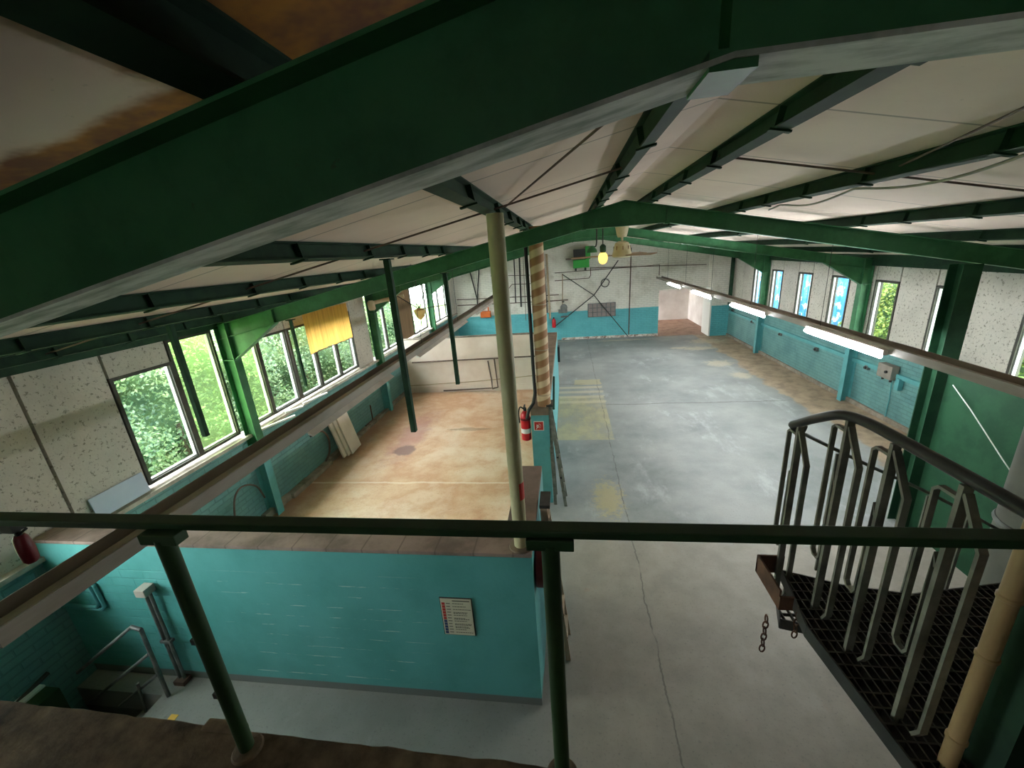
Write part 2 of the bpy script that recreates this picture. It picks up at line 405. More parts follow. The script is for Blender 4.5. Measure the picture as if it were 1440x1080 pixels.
M_beigepipe = simple('beige_pipe', rgb(190, 170, 140), rgb(164, 144, 116), 5, 0.6)
M_wood = simple('pale_timber', rgb(190, 172, 150), rgb(160, 140, 118), 3, 0.7, 0.1, stretch=(6, 6, 0.7))
M_board = simple('white_board', rgb(226, 216, 204), rgb(206, 194, 180), 2, 0.75)
M_curtain = simple('brown_shutter_board', rgb(150, 122, 90), rgb(124, 98, 70), 2, 0.8, 0.1, stretch=(1, 8, 0.4))
M_brightgreen = simple('bright_green_enamel', rgb(46, 160, 60), rgb(38, 140, 52), 3, 0.4)
M_bluebox = None
M_tealpaint = simple('teal_paint', rgb(96, 172, 176), rgb(82, 154, 158), 4, 0.5)
M_signp = simple('sign_plate', rgb(214, 210, 184), None, rough=0.5)
M_ink = simple('sign_ink', rgb(92, 92, 78), None, rough=0.6)
M_signred = simple('sign_red', rgb(200, 48, 40), None, rough=0.5)
M_signblue = simple('sign_blue', rgb(40, 66, 110), None, rough=0.5)
M_orangebox = simple('orange_enamel', rgb(214, 110, 40), rgb(186, 90, 34), 5, 0.5)
M_pit = simple('pit_floor', rgb(120, 118, 116), rgb(82, 82, 82), 2.5, 0.8, 0.1)
M_fan = simple('cream_fan_enamel', rgb(206, 196, 160), rgb(186, 174, 140), 6, 0.5)
M_blade = simple('brown_fan_blade', rgb(150, 118, 84), None, rough=0.5)

def glass(name, tint, reflect=0.06, haze=0.0, hcol=(0.8, 0.9, 0.8, 1)):
    g = NT(name)
    tr = g.n('ShaderNodeBsdfTransparent'); tr.inputs[0].default_value = tint
    gl = g.n('ShaderNodeBsdfGlossy'); gl.inputs['Roughness'].default_value = 0.03
    mx = g.n('ShaderNodeMixShader'); mx.inputs[0].default_value = reflect
    g.t.links.new(tr.outputs[0], mx.inputs[1]); g.t.links.new(gl.outputs[0], mx.inputs[2])
    last = mx
    if haze:
        tl = g.n('ShaderNodeBsdfTranslucent'); tl.inputs[0].default_value = hcol
        m2 = g.n('ShaderNodeMixShader'); m2.inputs[0].default_value = haze
        g.t.links.new(mx.outputs[0], m2.inputs[1]); g.t.links.new(tl.outputs[0], m2.inputs[2]); last = m2
    g.t.links.new(last.outputs[0], g.out.inputs[0]); return g.m
M_glass = glass('window_glass', (0.93, 0.97, 0.96, 1))
M_wired = glass('figured_green_glass', (0.84, 0.95, 0.70, 1), 0.05, 0.03, (0.6, 0.8, 0.45, 1))
def emit(name, col, s):
    g = NT(name); e = g.n('ShaderNodeEmission'); e.inputs[0].default_value = col; e.inputs[1].default_value = s
    g.t.links.new(e.outputs[0], g.out.inputs[0]); return g.m
M_tubelit = emit('lit_fluorescent_tube', (0.95, 0.98, 1.0, 1), 60.0)
M_bulb = emit('lit_amber_bulb', (1.0, 0.62, 0.14, 1), 0.9)
M_tubeoff = simple('unlit_tube_glass', rgb(220, 220, 216), None, rough=0.3)

def leafmat(name, stops):
    stops = [(p, tuple(c * 1.0 for c in k[:3]) + (1.0,)) for p, k in stops]
    g = NT(name); nz = g.noise(1.4, 4, 0.7); n2 = g.noise(17, 2, 0.5)
    v = g.math('ADD', g.math('MULTIPLY', nz, 0.6), g.math('MULTIPLY', n2, 0.4))
    col = g.ramp(v, stops)
    p = g.n('ShaderNodeBsdfPrincipled'); g.put(p.inputs['Base Color'], col); p.inputs['Roughness'].default_value = 0.55
    tl = g.n('ShaderNodeBsdfTranslucent'); g.put(tl.inputs[0], col)
    mx = g.n('ShaderNodeMixShader'); mx.inputs[0].default_value = 0.35
    g.t.links.new(p.outputs[0], mx.inputs[1]); g.t.links.new(tl.outputs[0], mx.inputs[2]); g.t.links.new(mx.outputs[0], g.out.inputs[0])
    return g.m
LS = 1.0
M_leafL = leafmat('ivy_green_leaves', [(0.34, rgb(62, 86, 76)), (0.47, rgb(98, 126, 92)), (0.58, rgb(134, 158, 104)), (0.70, rgb(172, 184, 140))])
M_leafR = leafmat('yellow_green_leaves', [(0.34, rgb(70, 96, 50)), (0.48, rgb(112, 140, 62)), (0.60, rgb(150, 160, 76)), (0.70, rgb(178, 140, 84))])
M_hedge = simple('hedge_core', rgb(56, 80, 50), rgb(84, 110, 60), 3, 0.9, 0.5)
M_grass = simple('grass_ground', rgb(96, 128, 66), rgb(126, 150, 84), 2.5, 0.95, 0.5)
M_trunk = simple('hedge_stem', rgb(80, 66, 50), None, rough=0.9)

# ------------------------------------------------------------------ camera
F, yaw, pitch, roll = 573.783, math.radians(-8.58763718), math.radians(17.73005874), math.radians(4.41980478)
ca, sa, cb, sb, cc, sc_ = math.cos(yaw), math.sin(yaw), math.cos(pitch), math.sin(pitch), math.cos(roll), math.sin(roll)
fwd = Vector((sa * cb, ca * cb, -sb)); r0 = Vector((ca, -sa, 0)); d0 = fwd.cross(r0)
right = cc * r0 + sc_ * d0; down = -sc_ * r0 + cc * d0
cam = bpy.data.cameras.new('camera'); cam.sensor_width = 36; cam.lens = 36 * F / 1440; cam.clip_start = 0.03
co = bpy.data.objects.new('camera', cam); COL.objects.link(co)
co.matrix_world = Matrix(((right.x, -down.x, -fwd.x, 0), (right.y, -down.y, -fwd.y, 0), (right.z, -down.z, -fwd.z, 4.05), (0, 0, 0, 1)))
SC.camera = co

# ------------------------------------------------------------------ setting: floors, walls, roof
b = BM()
box(b, -4.25, 6.9, -4.0, 24, -0.25, 0); box(b, -5.5, -4.25, 2.5, 24, -0.25, 0); box(b, -5.5, -4.25, -4, 0.3, -0.25, 0)
struct('floor', b, M_floor, label='grey concrete hall floor with yellow paint patch and cracks', cat='floor')
struct('floor_left', box(BM(), XL, -0.64, 2.955, 11.93, 0.0, 0.004), M_orange, label='ochre and rust stained floor inside the low walls', cat='floor')
# stair pit in the floor, lower left
b = BM(); box(b, -5.5, -4.2, 0.2, 2.5, -1.45, -1.4)
for i in range(4):
    box(b, -4.55 - 0.25 * i, -4.25 - 0.25 * i, 1.2, 2.5, -1.4, -0.22 - 0.25 * i)
box(b, -4.3, -4.2, 0.2, 2.5, -1.4, -0.25); box(b, -5.5, -4.2, 2.5, 2.6, -1.4, -0.25); box(b, -5.5, -4.2, 0.1, 0.2, -1.4, -0.25)
struct('floor_pit', b, M_pit, label='dark stair pit with grey concrete steps going down', cat='floor')

# long walls: brick below, pebbledash panels and windows above
def long_wall(side, x_in, out, sill, win_z0, win_z1, top, panels, windows, tops, mats):
    w = struct('wall_' + side, box(BM(), min(x_in, x_in + out * 0.24), max(x_in, x_in + out * 0.24), -4.0, YFAR, -1.5 if side == 'left' else 0.0, sill), mats, label='painted teal brick lower wall under the %s hand windows' % side, cat='wall')
    struct('sill', box(BM(), min(x_in - out * 0.07, x_in + out * 0.2), max(x_in - out * 0.07, x_in + out * 0.2), -4.0, YFAR, sill, sill + 0.05), M_sill, w)
    xa, xb = sorted((x_in + out * 0.03, x_in + out * 0.13))
    for y0, y1 in panels:
        struct('panel', box(BM(), xa, xb, y0 + 0.016, y1 - 0.016, sill + 0.05, top), M_panel, w)
    for y0, y1 in tops:
        struct('panel', box(BM(), xa, xb, y0 + 0.016, y1 - 0.016, win_z1 + 0.05, top), M_panel, w)
    # dark backing so that the joints read as dark lines
    xo = sorted((x_in + out * 0.135, x_in + out * 0.17))
    for y0, y1 in panels:
        struct('panel', box(BM(), xo[0], xo[1], y0 - 0.03, y1 + 0.03, sill + 0.05, top + 0.15), M_frame, w)
    for y0, y1 in tops:
        struct('panel', box(BM(), xo[0], xo[1], y0 - 0.03, y1 + 0.03, win_z1 + 0.03, top + 0.15), M_frame, w)
    return w
WN = [0]
def window(x_in, out, y0, y1, z0, z1, gm, label, bead=True):
    WN[0] += 1
    xa, xb = sorted((x_in + out * 0.02, x_in + out * 0.11)); t = 0.042
    b = BM()
    box(b, xa, xb, y0, y0 + t, z0, z1); box(b, xa, xb, y1 - t, y1, z0, z1); box(b, xa, xb, y0 + t, y1 - t, z0, z0 + t); box(b, xa, xb, y0 + t, y1 - t, z1 - t, z1)
    w = struct('window_%d' % WN[0], b, M_frame, label=label, cat='window')
    if bead:
        b = BM(); xc, xd = sorted((x_in + out * 0.05, x_in + out * 0.1)); s = 0.018
        for q in ((y0 + t, y0 + t + s, z0 + t, z1 - t), (y1 - t - s, y1 - t, z0 + t, z1 - t)): box(b, xc, xd, *q)
        box(b, xc, xd, y0 + t + s, y1 - t - s, z0 + t, z0 + t + s)
        struct('trim', b, M_framew, w)
    xm = x_in + out * 0.07
    struct('pane', box(BM(), xm - 0.003, xm + 0.003, y0 + t * 0.5, y1 - t * 0.5, z0 + t * 0.5, z1 - t * 0.5), gm, w)
    return w
TOPL, TOPR = 3.29, 3.20
panelsL = [(-4, -2.4), (-2.4, -0.9), (-0.9, -0.1), (2.3, 3.1), (3.1, 3.9), (9.47, 10.3), (17.9, 19.1)]
topsL = [(3.9, 4.7), (5.7, 6.3), (6.3, 7.05), (7.05, 7.85), (7.85, 8.65), (8.65, 9.47)]
wl = long_wall('left', XL, -1, 1.48, 1.60, 2.95, TOPL, panelsL, None, topsL, M_teal_x)
for y0, y1, z1, gm, lab in (
    (3.9, 4.7, 3.0, M_glass, 'framed window over ivy, nearest one in sight in the left wall'),
    (4.7, 5.44, 3.29, M_wired, 'tall figured green glass window just before the green column'),
    (5.68, 6.28, 3.0, M_wired, 'figured green glass window just behind the green column'),
    (6.28, 7.05, 3.0, M_glass, 'clear left wall window second behind the green column'),
    (7.1, 7.85, 3.0, M_glass, 'left wall window at the near edge of the yellow blind'),
    (7.85, 8.65, 3.0, M_glass, 'left wall window under the middle of the yellow blind'),
    (8.65, 9.45, 3.0, M_glass, 'left wall window under the far edge of the yellow blind'),
    (10.6, 11.35, 3.29, M_glass, 'narrow pale window just behind the second left column'),
    (11.35, 12.2, 3.29, M_glass, 'leafy window between the second left column and the brown shutter'),
    (13.55, 15.0, 3.29, M_glass, 'wide far window left of the third column beyond the brown shutter'),
    (15.45, 16.6, 3.29, M_glass, 'far window with white frame behind the third left column'),
    (16.6, 17.9, 3.29, M_glass, 'last window of the left wall before the far brick wall'),
    (-0.1, 0.7, 3.29, M_glass, 'unseen left wall window level with the gallery rail, added for daylight'), (0.7, 1.5, 3.29, M_glass, 'left wall window beside the gallery'), (1.5, 2.3, 3.29, M_glass, 'left wall window above the stair pit')):  # the one at the gallery rail is unseen, added to brighten the front wall
    window(XL, -1, y0, y1, 1.585, z1, gm, lab, bead=True)
struct('panel', box(BM(), XL - 0.10, XL - 0.03, 12.22, 13.5, 1.6, 3.29), M_curtain, wl, )
box_b = BM(); box(box_b, XL - 0.02, XL + 0.015, 12.25, 14.9, 1.15, 1.5)
struct('panel', box_b, M_board, wl)
winsR = [(4.8, 5.5), (6.4, 7.06), (8.0, 8.68), (9.56, 10.25), (11.1, 11.83), (12.7, 13.44), (14.34, 15.07), (15.8, 16.43)]
wr_sorted = sorted(winsR)
panelsR, prev = [], -4.0
for y0, y1 in wr_sorted:
    panelsR.append((prev, y0)); prev = y1
panelsR.append((prev, 17.3)); panelsR.append((17.3, 18.3)); panelsR.append((18.3, 19.1))
wr = long_wall('right', XR, 1, 1.50, 1.60, 2.86, TOPR, panelsR, None, winsR, M_teal_x)
labR = {11.1: 'right wall window onto the blue container, nearest the second column', 12.7: 'right wall window onto the blue container, middle of the three between columns',
        14.34: 'right wall window onto the blue container just before the far column', 15.8: 'right wall window onto the blue container beyond the far column',
        9.56: 'right wall window over leaves touching the column with a bright green side', 8.0: 'right wall window half hidden by the free green post',
        6.4: 'right wall window over leaves at the edge of the picture', 4.8: 'right wall window over the green partition', 3.2: 'right wall window above the duct', 1.6: 'right wall window beside the landing', 0.0: 'right wall window near the gallery', -1.6: 'right wall window behind the gallery'}
for y0, y1 in winsR:
    window(XR, 1, y0, y1, 1.60, 2.90, M_glass, labR[y0])
# far wall: white brick over teal, with the opening at its right end
b = BM()
def gable(b, x0, x1, y0, y1, z0):
    pts = [(x0, z0), (x1, z0), (x1, ztop(x1) + ROOF)]
    if x0 < XRIDGE < x1: pts.append((XRIDGE, ztop(XRIDGE) + ROOF))
    pts.append((x0, ztop(x0) + ROOF))
    prism(b, pts, 'y', y0, y1)
gable(b, XL - 0.2, 4.0, YFAR, YFAR + 0.25, 0); gable(b, 4.0, 6.02, YFAR, YFAR + 0.25, 2.0)
wf = struct('wall_far', b, M_farwall, label='far gable wall of white brick over a teal band', cat='wall')
b = BM(); gable(b, 6.02, XR + 0.2, 18.45, YFAR + 0.25, 0)
struct('panel', b, M_farwall, wf)
struct('trim', box(BM(), 5.97, 6.03, 18.43, 19.4, 0, 2.05), M_white, wf)
struct('panel', box(BM(), -0.35, 4.0, 19.02, 19.10, 0, 0.09), simple('peeling_plinth', rgb(224, 214, 204), rgb(126, 92, 76), 6, 0.85, 0.3, lo=0.42, hi=0.62), wf)
# the passage behind the opening
b = BM(); box(b, 2.2, 7.2, 23.0, 23.2, 0, 2.3)
wp = struct('wall_passage', b, M_tunnel, label='white plastered passage wall seen through the far opening', cat='wall')
struct('panel', box(BM(), 6.35, 6.5, 19.35, 23.0, 0, 2.3), M_tunnel, wp)
struct('panel', box(BM(), 2.2, 7.2, 19.35, 23.2, 2.3, 2.4), M_tunnel, wp)
struct('panel', box(BM(), 2.2, 2.35, 19.35, 21.9, 0, 2.3), M_tunnel, wp)
# walls behind the viewpoint close the hall
b = BM(); x0, x1 = XL - 0.2, XR + 0.2
box(b, x0, -0.6, -4.2, -4.0, 0, 4.8); box(b, 0.1, x1, -4.2, -4.0, 0, 4.8); box(b, -0.6, 0.1, -4.2, -4.0, 0, 3.5); box(b, -0.6, 0.1, -4.2, -4.0, 3.9, 4.8)
struct('wall_back', b, M_whitewall, label='plain back wall behind the gallery', cat='wall')
b = BM(); box(b, -0.6, -0.55, -4.14, -4.06, 3.5, 3.9); box(b, 0.05, 0.1, -4.14, -4.06, 3.5, 3.9); box(b, -0.55, 0.05, -4.14, -4.06, 3.5, 3.55); box(b, -0.55, 0.05, -4.14, -4.06, 3.85, 3.9)
wb = struct('window_fill', b, M_frame, label='unseen high window added in the back wall for fill daylight', cat='window')  # added opening behind the view, throws fill daylight on the nearest frame
struct('pane', box(BM(), -0.57, 0.07, -4.104, -4.098, 3.52, 3.88), M_glass, wb)
# roof
b = BM()
for s in (-1, 1):
    xe = XL - 0.6 if s < 0 else XR + 0.6
    z0, z1 = ztop(XRIDGE) + ROOF, ztop(xe) + ROOF
    prism(b, [(XRIDGE, z0), (xe, z1), (xe, z1 + 0.09), (XRIDGE, z0 + 0.09)], 'y', -4.2, YFAR + 0.3)
struct('ceiling', b, M_ceil, label='cream sheeted pitched roof with dark joints', cat='ceiling')

# low walls around the ochre floor
HW = 1.66
def low_wall(name, x0, x1, y0, y1, z1, mat, cop, label, over=0.0, ct=0.06, copmat=None):
    w = struct(name, box(BM(), x0, x1, y0, y1, 0, z1 - ct), mat, label=label, cat='wall')
    struct('coping', box(BM(), x0 - over, x1 + over, y0 - over, y1 + over, z1 - ct, z1), copmat or cop, w, bevel=0.006)
    return w
def coping_mat():
    g = NT('coping_tiles'); g.pos(); nz = g.noise(2.2, 5, 0.65); f = g.noise(30, 4)
    col = g.mix(g.step(nz, 0.35, 0.7), rgb(158, 136, 126), rgb(112, 96, 86))
    j = g.math('ABSOLUTE', g.math('SUBTRACT', g.math('FRACT', g.math('DIVIDE', g.math('ADD', g.x, g.math('MULTIPLY', nz, 0.03)), 0.33)), 0.5))
    col = g.mix(g.math('MULTIPLY', g.math('SUBTRACT', 1.0, g.step(j, 0.01, 0.03)), 0.5), col, rgb(84, 72, 64))
    return g.pbr(col, 0.8, g.bump(f, 0.2, 0.008))
M_coptile = coping_mat()
low_wall('wall_front', XL + 0.002, -0.355, 2.70, 2.955, 1.72, M_front, M_coptile, 'low teal painted wall across the foreground with brown coping', ct=0.035)
low_wall('wall_partition_near', -0.615, -0.355, 2.956, 4.14, 1.72, M_tealpaint, M_coping, 'short low teal wall running back from the cream column', ct=0.05)
pw = low_wall('wall_partition', -0.64, -0.355, 5.95, 12.1, 1.72, M_tealpaint, M_copingd, 'long low teal partition under the striped duct', ct=0.13)
low_wall('wall_rear', XL + 0.002, -0.641, 11.93, 12.1, 1.75, M_whitewall, M_plinth, 'low white wall at the back of the ochre floor', ct=0.03)
# skirtings
b = BM()
y = 2.96
while y < 11.9:
    d = random.uniform(0.5, 0.9); h = random.uniform(0.07, 0.13); w_ = random.uniform(0.09, 0.16)
    box(b, XL, XL + w_, y, min(y + d, 11.92), 0.004, h); y += d
struct('baseboard_left', b, M_plinth, label='lumpy concrete upstand along the left wall', cat='skirting', bevel=0.012)
struct('baseboard_right', box(BM(), XR - 0.05, XR, 5.0, 18.4, 0, 0.10), M_plinth, label='pale skirting along the right wall', cat='skirting')
struct('baseboard_rear', box(BM(), XL + 0.16, -0.65, 11.90, 11.93, 0.004, 0.20), M_whitewall, label='white kerb along the low rear wall', cat='skirting')

# eaves beams
struct('trim_1', box(BM(), XL - 0.12, XL + 0.02, -4, YFAR, TOPL, 3.43), M_greend, label='green eaves channel over the left wall panels', cat='beam')
struct('trim_2', box(BM(), XR - 0.02, XR + 0.12, -4, YFAR, TOPR, 3.43), M_greend, label='green eaves channel over the right wall panels', cat='beam')
struct('trim_3', box(BM(), XR - 0.06, XR - 0.001, 7.0, 18.4, 1.0, 1.09), M_tealpaint, label='teal conduit rail along the right wall', cat='conduit')

# gallery slab under the viewpoint, with a crumbled edge
b = BM()
edge = []
x = XL
while x < 0.97:
    edge.append((x, 0.850 - 0.0165 * max(x, -2.6) + random.uniform(-0.004, 0.004))); x += 0.05
pts = [(XL, -4.0), (XR, -4.0), (XR, 0.84), (0.97, 0.84)] + edge[::-1]
prism(b, pts, 'z', 2.28, 2.5)
struct('floor_gallery', b, M_slab, label='dirty brown concrete gallery floor in the foreground', cat='floor')

# ------------------------------------------------------------------ steel frames
FL = 0.055   # half flange
def rafter_bar(b, x0, x1, f0, f1, y0, y1):
    """strip between two height functions, split at kinks"""
    xs = sorted({x0, x1} | {k for k in (XRIDGE - 0.5, XRIDGE, XRIDGE + 0.5) if x0 < k < x1})
    for a, c in zip(xs, xs[1:]):
        prism(b, [(a, f0(a)), (c, f0(c)), (c, f1(c)), (a, f1(a))], 'y', y0, y1)
def portal(i, y, label, chalk=False):
    t = thing('portal_frame', label, 'steel frame', (XRIDGE, y, 0), 'green portal frames carrying the roof')
    for s in (-1, 1):
        x0, x1 = (XL + 0.02, XRIDGE) if s < 0 else (XRIDGE, XR - 0.02)
        xin = XL + 0.11 if s < 0 else XR - 0.11
        web = link('rafter', rafter_bar2(x0, x1, lambda x: zbot(x) + 0.007, lambda x: ztop(x) - 0.007, y - 0.006, y + 0.006), M_green, t)
        b = BM(); rafter_bar(b, x0, x1, zbot, lambda x: zbot(x) + 0.007, y - FL, y + FL)
        link('bottom_flange', b, M_chalky if chalk else M_green, web, label='chalky white underside flange' if chalk else None)
        b = BM(); rafter_bar(b, x0, x1, lambda x: ztop(x) - 0.007, ztop, y - FL, y + FL)
        link('top_flange', b, M_green, web)
        xs = XRIDGE + s * 0.5
        st = link('stiffener', box(BM(), xs - 0.006, xs + 0.006, y - 0.05, y + 0.05, zbot(xs) + 0.012, ztop(xs) - 0.03), M_green, t)
        link('splice_plate', box(BM(), xs - 0.03, xs + 0.03, y - 0.052, y + 0.052, zbot(xs) - 0.012, zbot(xs) + 0.012), M_green, st)
        xh = (XL + 1.0) if s < 0 else (XR - 1.0)
        link('stiffener', box(BM(), xh - 0.006, xh + 0.006, y - 0.05, y + 0.05, zbot(xh) + 0.012, ztop(xh) - 0.014), M_green, t)
        # haunch
        xc = XL + 0.2 if s < 0 else XR - 0.2
        b = BM(); zc, zh = zbot(xc) - 0.36, zbot(xh)
        prism(b, [(xc, zbot(xc)), (xh, zh), (xc, zc)], 'y', y - 0.006, y + 0.006)
        prism(b, [(xh, zh - 0.012), (xh, zh), (xc, zc + 0.012), (xc, zc)], 'y', y - FL, y + FL)
        link('haunch', b, M_green, t)
        # column
        b = BM(); xo = XL if s < 0 else XR
        a, c = sorted((xo, xo - s * 0.2)); zt = ztop(xc)
        box(b, a, a + 0.012, y - 0.075, y + 0.075, 1.35, zt); box(b, c - 0.012, c, y - 0.075, y + 0.075, 1.35, zt); box(b, a + 0.012, c - 0.012, y - 0.005, y + 0.005, 1.35, zt)
        box(b, a + 0.012, c - 0.012, y - 0.07, y + 0.07, zc - 0.006, zc + 0.006)
        link('column', b, M_green, t)
        # teal painted foot of the column below the sill
        b = BM(); box(b, a, a + 0.012, y - 0.075, y + 0.075, 0, 1.35); box(b, c - 0.012, c, y - 0.075, y + 0.075, 0, 1.35); box(b, a + 0.012, c - 0.012, y - 0.005, y + 0.005, 0, 1.35)
        link('column_foot', b, M_tealpaint, t, label='teal painted column foot')
    return t
def rafter_bar2(*a):
    b = BM(); rafter_bar(b, *a); return b
for i, (y, lab) in enumerate(zip(YF, ('nearest dark green portal frame crossing the top of the view', 'second green portal frame, over the cream column and yellow blind',
                                       'third green portal frame behind the ceiling fan', 'fourth green portal frame nearest the far brick wall'))):
    portal(i, y, lab, chalk=(i == 0))
b = BM(); box(b, XR - 0.165, XR - 0.065, 18.05, 18.2, 1.35, ztop(XR)); tag(link('corner_post', b, M_greend), 'dark green post in the far right corner', 'post')

# purlins on the rafters
PX = [-4.85, -3.74, -2.62, -1.54, -0.5, 0.40, 1.0, 1.94, 3.2, 4.38, 5.5]
names = ['lowest left', 'second left from the eaves, over the tall windows', 'third left from the eaves', 'left with a hanging tube under it', 'left resting over the cream column', 'left ridge',
         'right ridge', 'right with clips next to the ridge', 'right second below the ridge', 'right third below the ridge', 'lowest right']
for x, nm in zip(PX, names):
    s = -1 if x < XRIDGE else 1
    t = thing('purlin', 'green roof purlin, %s' % nm, 'beam', (x, 7, ztop(x)), 'green purlins under the roof sheets')
    ang = math.atan(0.204) * s
    M = Matrix.Translation((x, 0, ztop(x))) @ Matrix.Rotation(ang, 4, 'Y')
    b = BM(); box(b, -0.004, 0.004, -3.99, YFAR - 0.005, 0.008, 0.092, M); box(b, -0.035, 0.035, -3.99, YFAR - 0.005, 0, 0.008, M); box(b, -0.035, 0.035, -3.99, YFAR - 0.005, 0.092, 0.10, M)
    link('beam', b, M_greend, t)
    for yy in (1.55, 2.3, 3.2, 3.9, 4.6, 5.2, 7.0, 8.6):
        b = BM(); box(b, -0.034, 0.034, yy, yy + 0.005, 0.008, 0.092, M); box(b, -0.055, 0.045, yy - 0.010, yy + 0.020, -0.010, 0.0, M)
        link('clip', b, M_greend, t)
# sag rods and wind braces
def rod(name, a, c, r, label, cat, mat=None, group=None):
    return tag(link(name, cyl(BM(), a, c, r, 8), mat or M_brown, smooth=True), label, cat, group)
for (y0, which) in ((3.14, 'first'), (8.0, 'second')):
    pxs = [-5.2] + PX + [6.5]
    for a, c in zip(pxs, pxs[1:]):
        if a < XRIDGE < c: continue
        za, zc = ztop(a) + 0.05, ztop(c) + 0.05
        rod('sag_rod', (a, y0, za), (c, y0, zc), 0.007, 'thin sag rod, %s bay, %s slope, %s purlin gap down from ridge' % (which, 'left' if a < XRIDGE else 'right', ('first', 'second', 'third', 'fourth', 'fifth', 'sixth')[min(5, int(abs((a + c) / 2 - XRIDGE)))]), 'rod', group='sag rods between the purlins')
rod('wind_brace', (2.05, 3.3, ztop(2.05) + 0.06), (1.45, 1.1, ztop(1.45) + 0.06), 0.006, 'long diagonal brace rod under the right roof slope', 'rod')
rod('wind_brace', (-0.45, 3.3, ztop(-0.45) + 0.06), (0.36, 1.4, ztop(0.36) + 0.06), 0.006, 'diagonal brace rod rising from the head of the cream column', 'rod')
b = BM(); p0 = Vector((1.99, 1.7, ztop(1.99) - 0.005)); pp = []
for i in range(25):
    f = i / 24; yy = 2.2 + 2.4 * f
    pp.append((1.96 + 0.02 * math.sin(f * 9), yy, ztop(1.96) - 0.012 - 0.05 * abs(math.sin(f * PI * 2.2))))
tag(link('loose_cable', tube(b, pp, 0.008, 6), M_reflect, smooth=True), 'pale cable sagging along the right purlin with clips', 'cable')

# ------------------------------------------------------------------ posts, ducts, tubes
t = thing('round_column', 'cream round steel column standing on the low front wall', 'column', (-0.45, 2.80, 1.72))
link('shaft', cyl(BM(), (-0.45, 2.80, 1.725), (-0.45, 2.80, 4.30), 0.057, 28), M_cream, t, smooth=True)
link('base_mortar', lathe(BM(), [(0.10, 0), (0.095, 0.012), (0.06, 0.02)], (-0.45, 2.80, 1.72)), M_copingd, t, smooth=True, label='crumbled mortar ring')
b = BM(); ring = []
for k in range(5):
    a = math.radians(-62 + 22 * k); ring.append((-0.45 + 0.0585 * math.cos(a), 2.80 + 0.0585 * math.sin(a)))
vs0 = [b.verts.new((x, y, 2.19)) for x, y in ring]; vs1 = [b.verts.new((x, y, 2.34)) for x, y in ring]
for k in range(4): b.faces.new([vs0[k], vs0[k + 1], vs1[k + 1], vs1[k]])
link('sticker', b, M_signred, t, label='red sticker')

def spiral_mat():
    g = NT('striped_duct_wrap'); g.pos()
    dx = g.math('SUBTRACT', g.x, -0.425); dy = g.math('SUBTRACT', g.y, 6.08)
    ang = g.math('DIVIDE', g.math('ARCTAN2', dy, dx), 2 * PI)
    f = g.math('FRACT', g.math('SUBTRACT', g.math('DIVIDE', g.z, 0.215), ang))
    band = g.step(g.math('ABSOLUTE', g.math('SUBTRACT', f, 0.5)), 0.22, 0.30)
    nz = g.noise(6, 4)
    col = g.mix(band, g.mix(nz, rgb(176, 130, 88), rgb(140, 98, 64)), rgb(208, 184, 146))
    return g.pbr(col, 0.6)
t = thing('striped_duct', 'brown and cream spiral striped duct rising from the partition', 'duct', (-0.425, 6.08, 1.72))
link('pipe', cyl(BM(), (-0.425, 6.08, 1.72), (-0.425, 6.08, 4.38), 0.105, 28), spiral_mat(), t, smooth=True)
for z in (1.9, 2.62, 3.3): link('seam_ring', lathe(BM(), [(0.108, 0), (0.111, 0.008), (0.108, 0.016)], (-0.425, 6.08, z)), M_beigepipe, t, smooth=True)
b = BM(); tube(b, [(-0.57, 6.02, 4.3), (-0.565, 6.02, 3.2), (-0.56, 6.0, 2.4), (-0.555, 6.0, 1.95), (-0.58, 5.97, 1.80), (-0.66, 5.93, 1.70), (-0.70, 5.92, 1.55)], 0.026, 10)
tag(link('black_hose', b, M_black, smooth=True), 'thick black cable hanging beside the striped duct', 'cable')

def hanger(x, y, zb, zt, label, w=0.055):
    t = thing('hanging_tube', label, 'steel tube', (x, y, zb), 'green square tubes hanging from the roof')
    link('tube', box(BM(), x - w / 2, x + w / 2, y - w / 2, y + w / 2, zb, zt), M_greend, t, bevel=0.006)
    link('clamp', box(BM(), x - 0.05, x + 0.05, y - 0.05, y + 0.05, zt - 0.012, zt), M_greend, t)
hanger(-1.60, 3.66, 2.39, ztop(-1.60), 'long dark green tube hanging in front of the light trough')
hanger(-1.63, 5.52, 2.29, zbot(-1.63) - 0.012, 'green hanging tube further back, beside the cream column')
hanger(-4.12, 3.75, 2.33, ztop(-3.8), 'green hanging tube in front of the tall figured glass window')
hanger(-4.14, 5.66, 2.30, zbot(-4.14) - 0.012, 'slim green hanging tube in front of the windows left of the blind', 0.04)

# free post and green partition at the right
b = BM(); px, py = 4.58, 5.55
box(b, px - 0.1, px + 0.1, py - 0.1, py - 0.088, 0, zbot(px) - 0.022); box(b, px - 0.1, px + 0.1, py + 0.088, py + 0.1, 0, zbot(px) - 0.022); box(b, px - 0.006, px + 0.006, py - 0.088, py + 0.088, 0, zbot(px) - 0.022)
tag(link('steel_post', b, M_greenpanel), 'free standing green steel post under the second frame', 'post')
t = thing('green_partition', 'dark green panelled partition beside the stair', 'partition', (4.66, 3.2, 0))
for y0, y1 in ((0.9, 2.4), (2.4, 3.9), (3.9, 5.44)):
    link('panel', box(BM(), 4.60, 4.66, y0 + 0.003, y1 - 0.003, 0, 2.24), M_greenpanel, t)
link('top_rail', box(BM(), 4.585, 4.675, 0.9, 5.44, 2.24, 2.28), M_greenpanel, t)
b = BM(); tube(b, [(4.56, 5.3, 2.15), (4.55, 5.0, 1.95), (4.55, 4.5, 1.55), (4.55, 4.1, 1.25)], 0.006, 6)
tag(link('white_cord', b, M_white, smooth=True), 'white cord drooping across the green partition', 'cable')

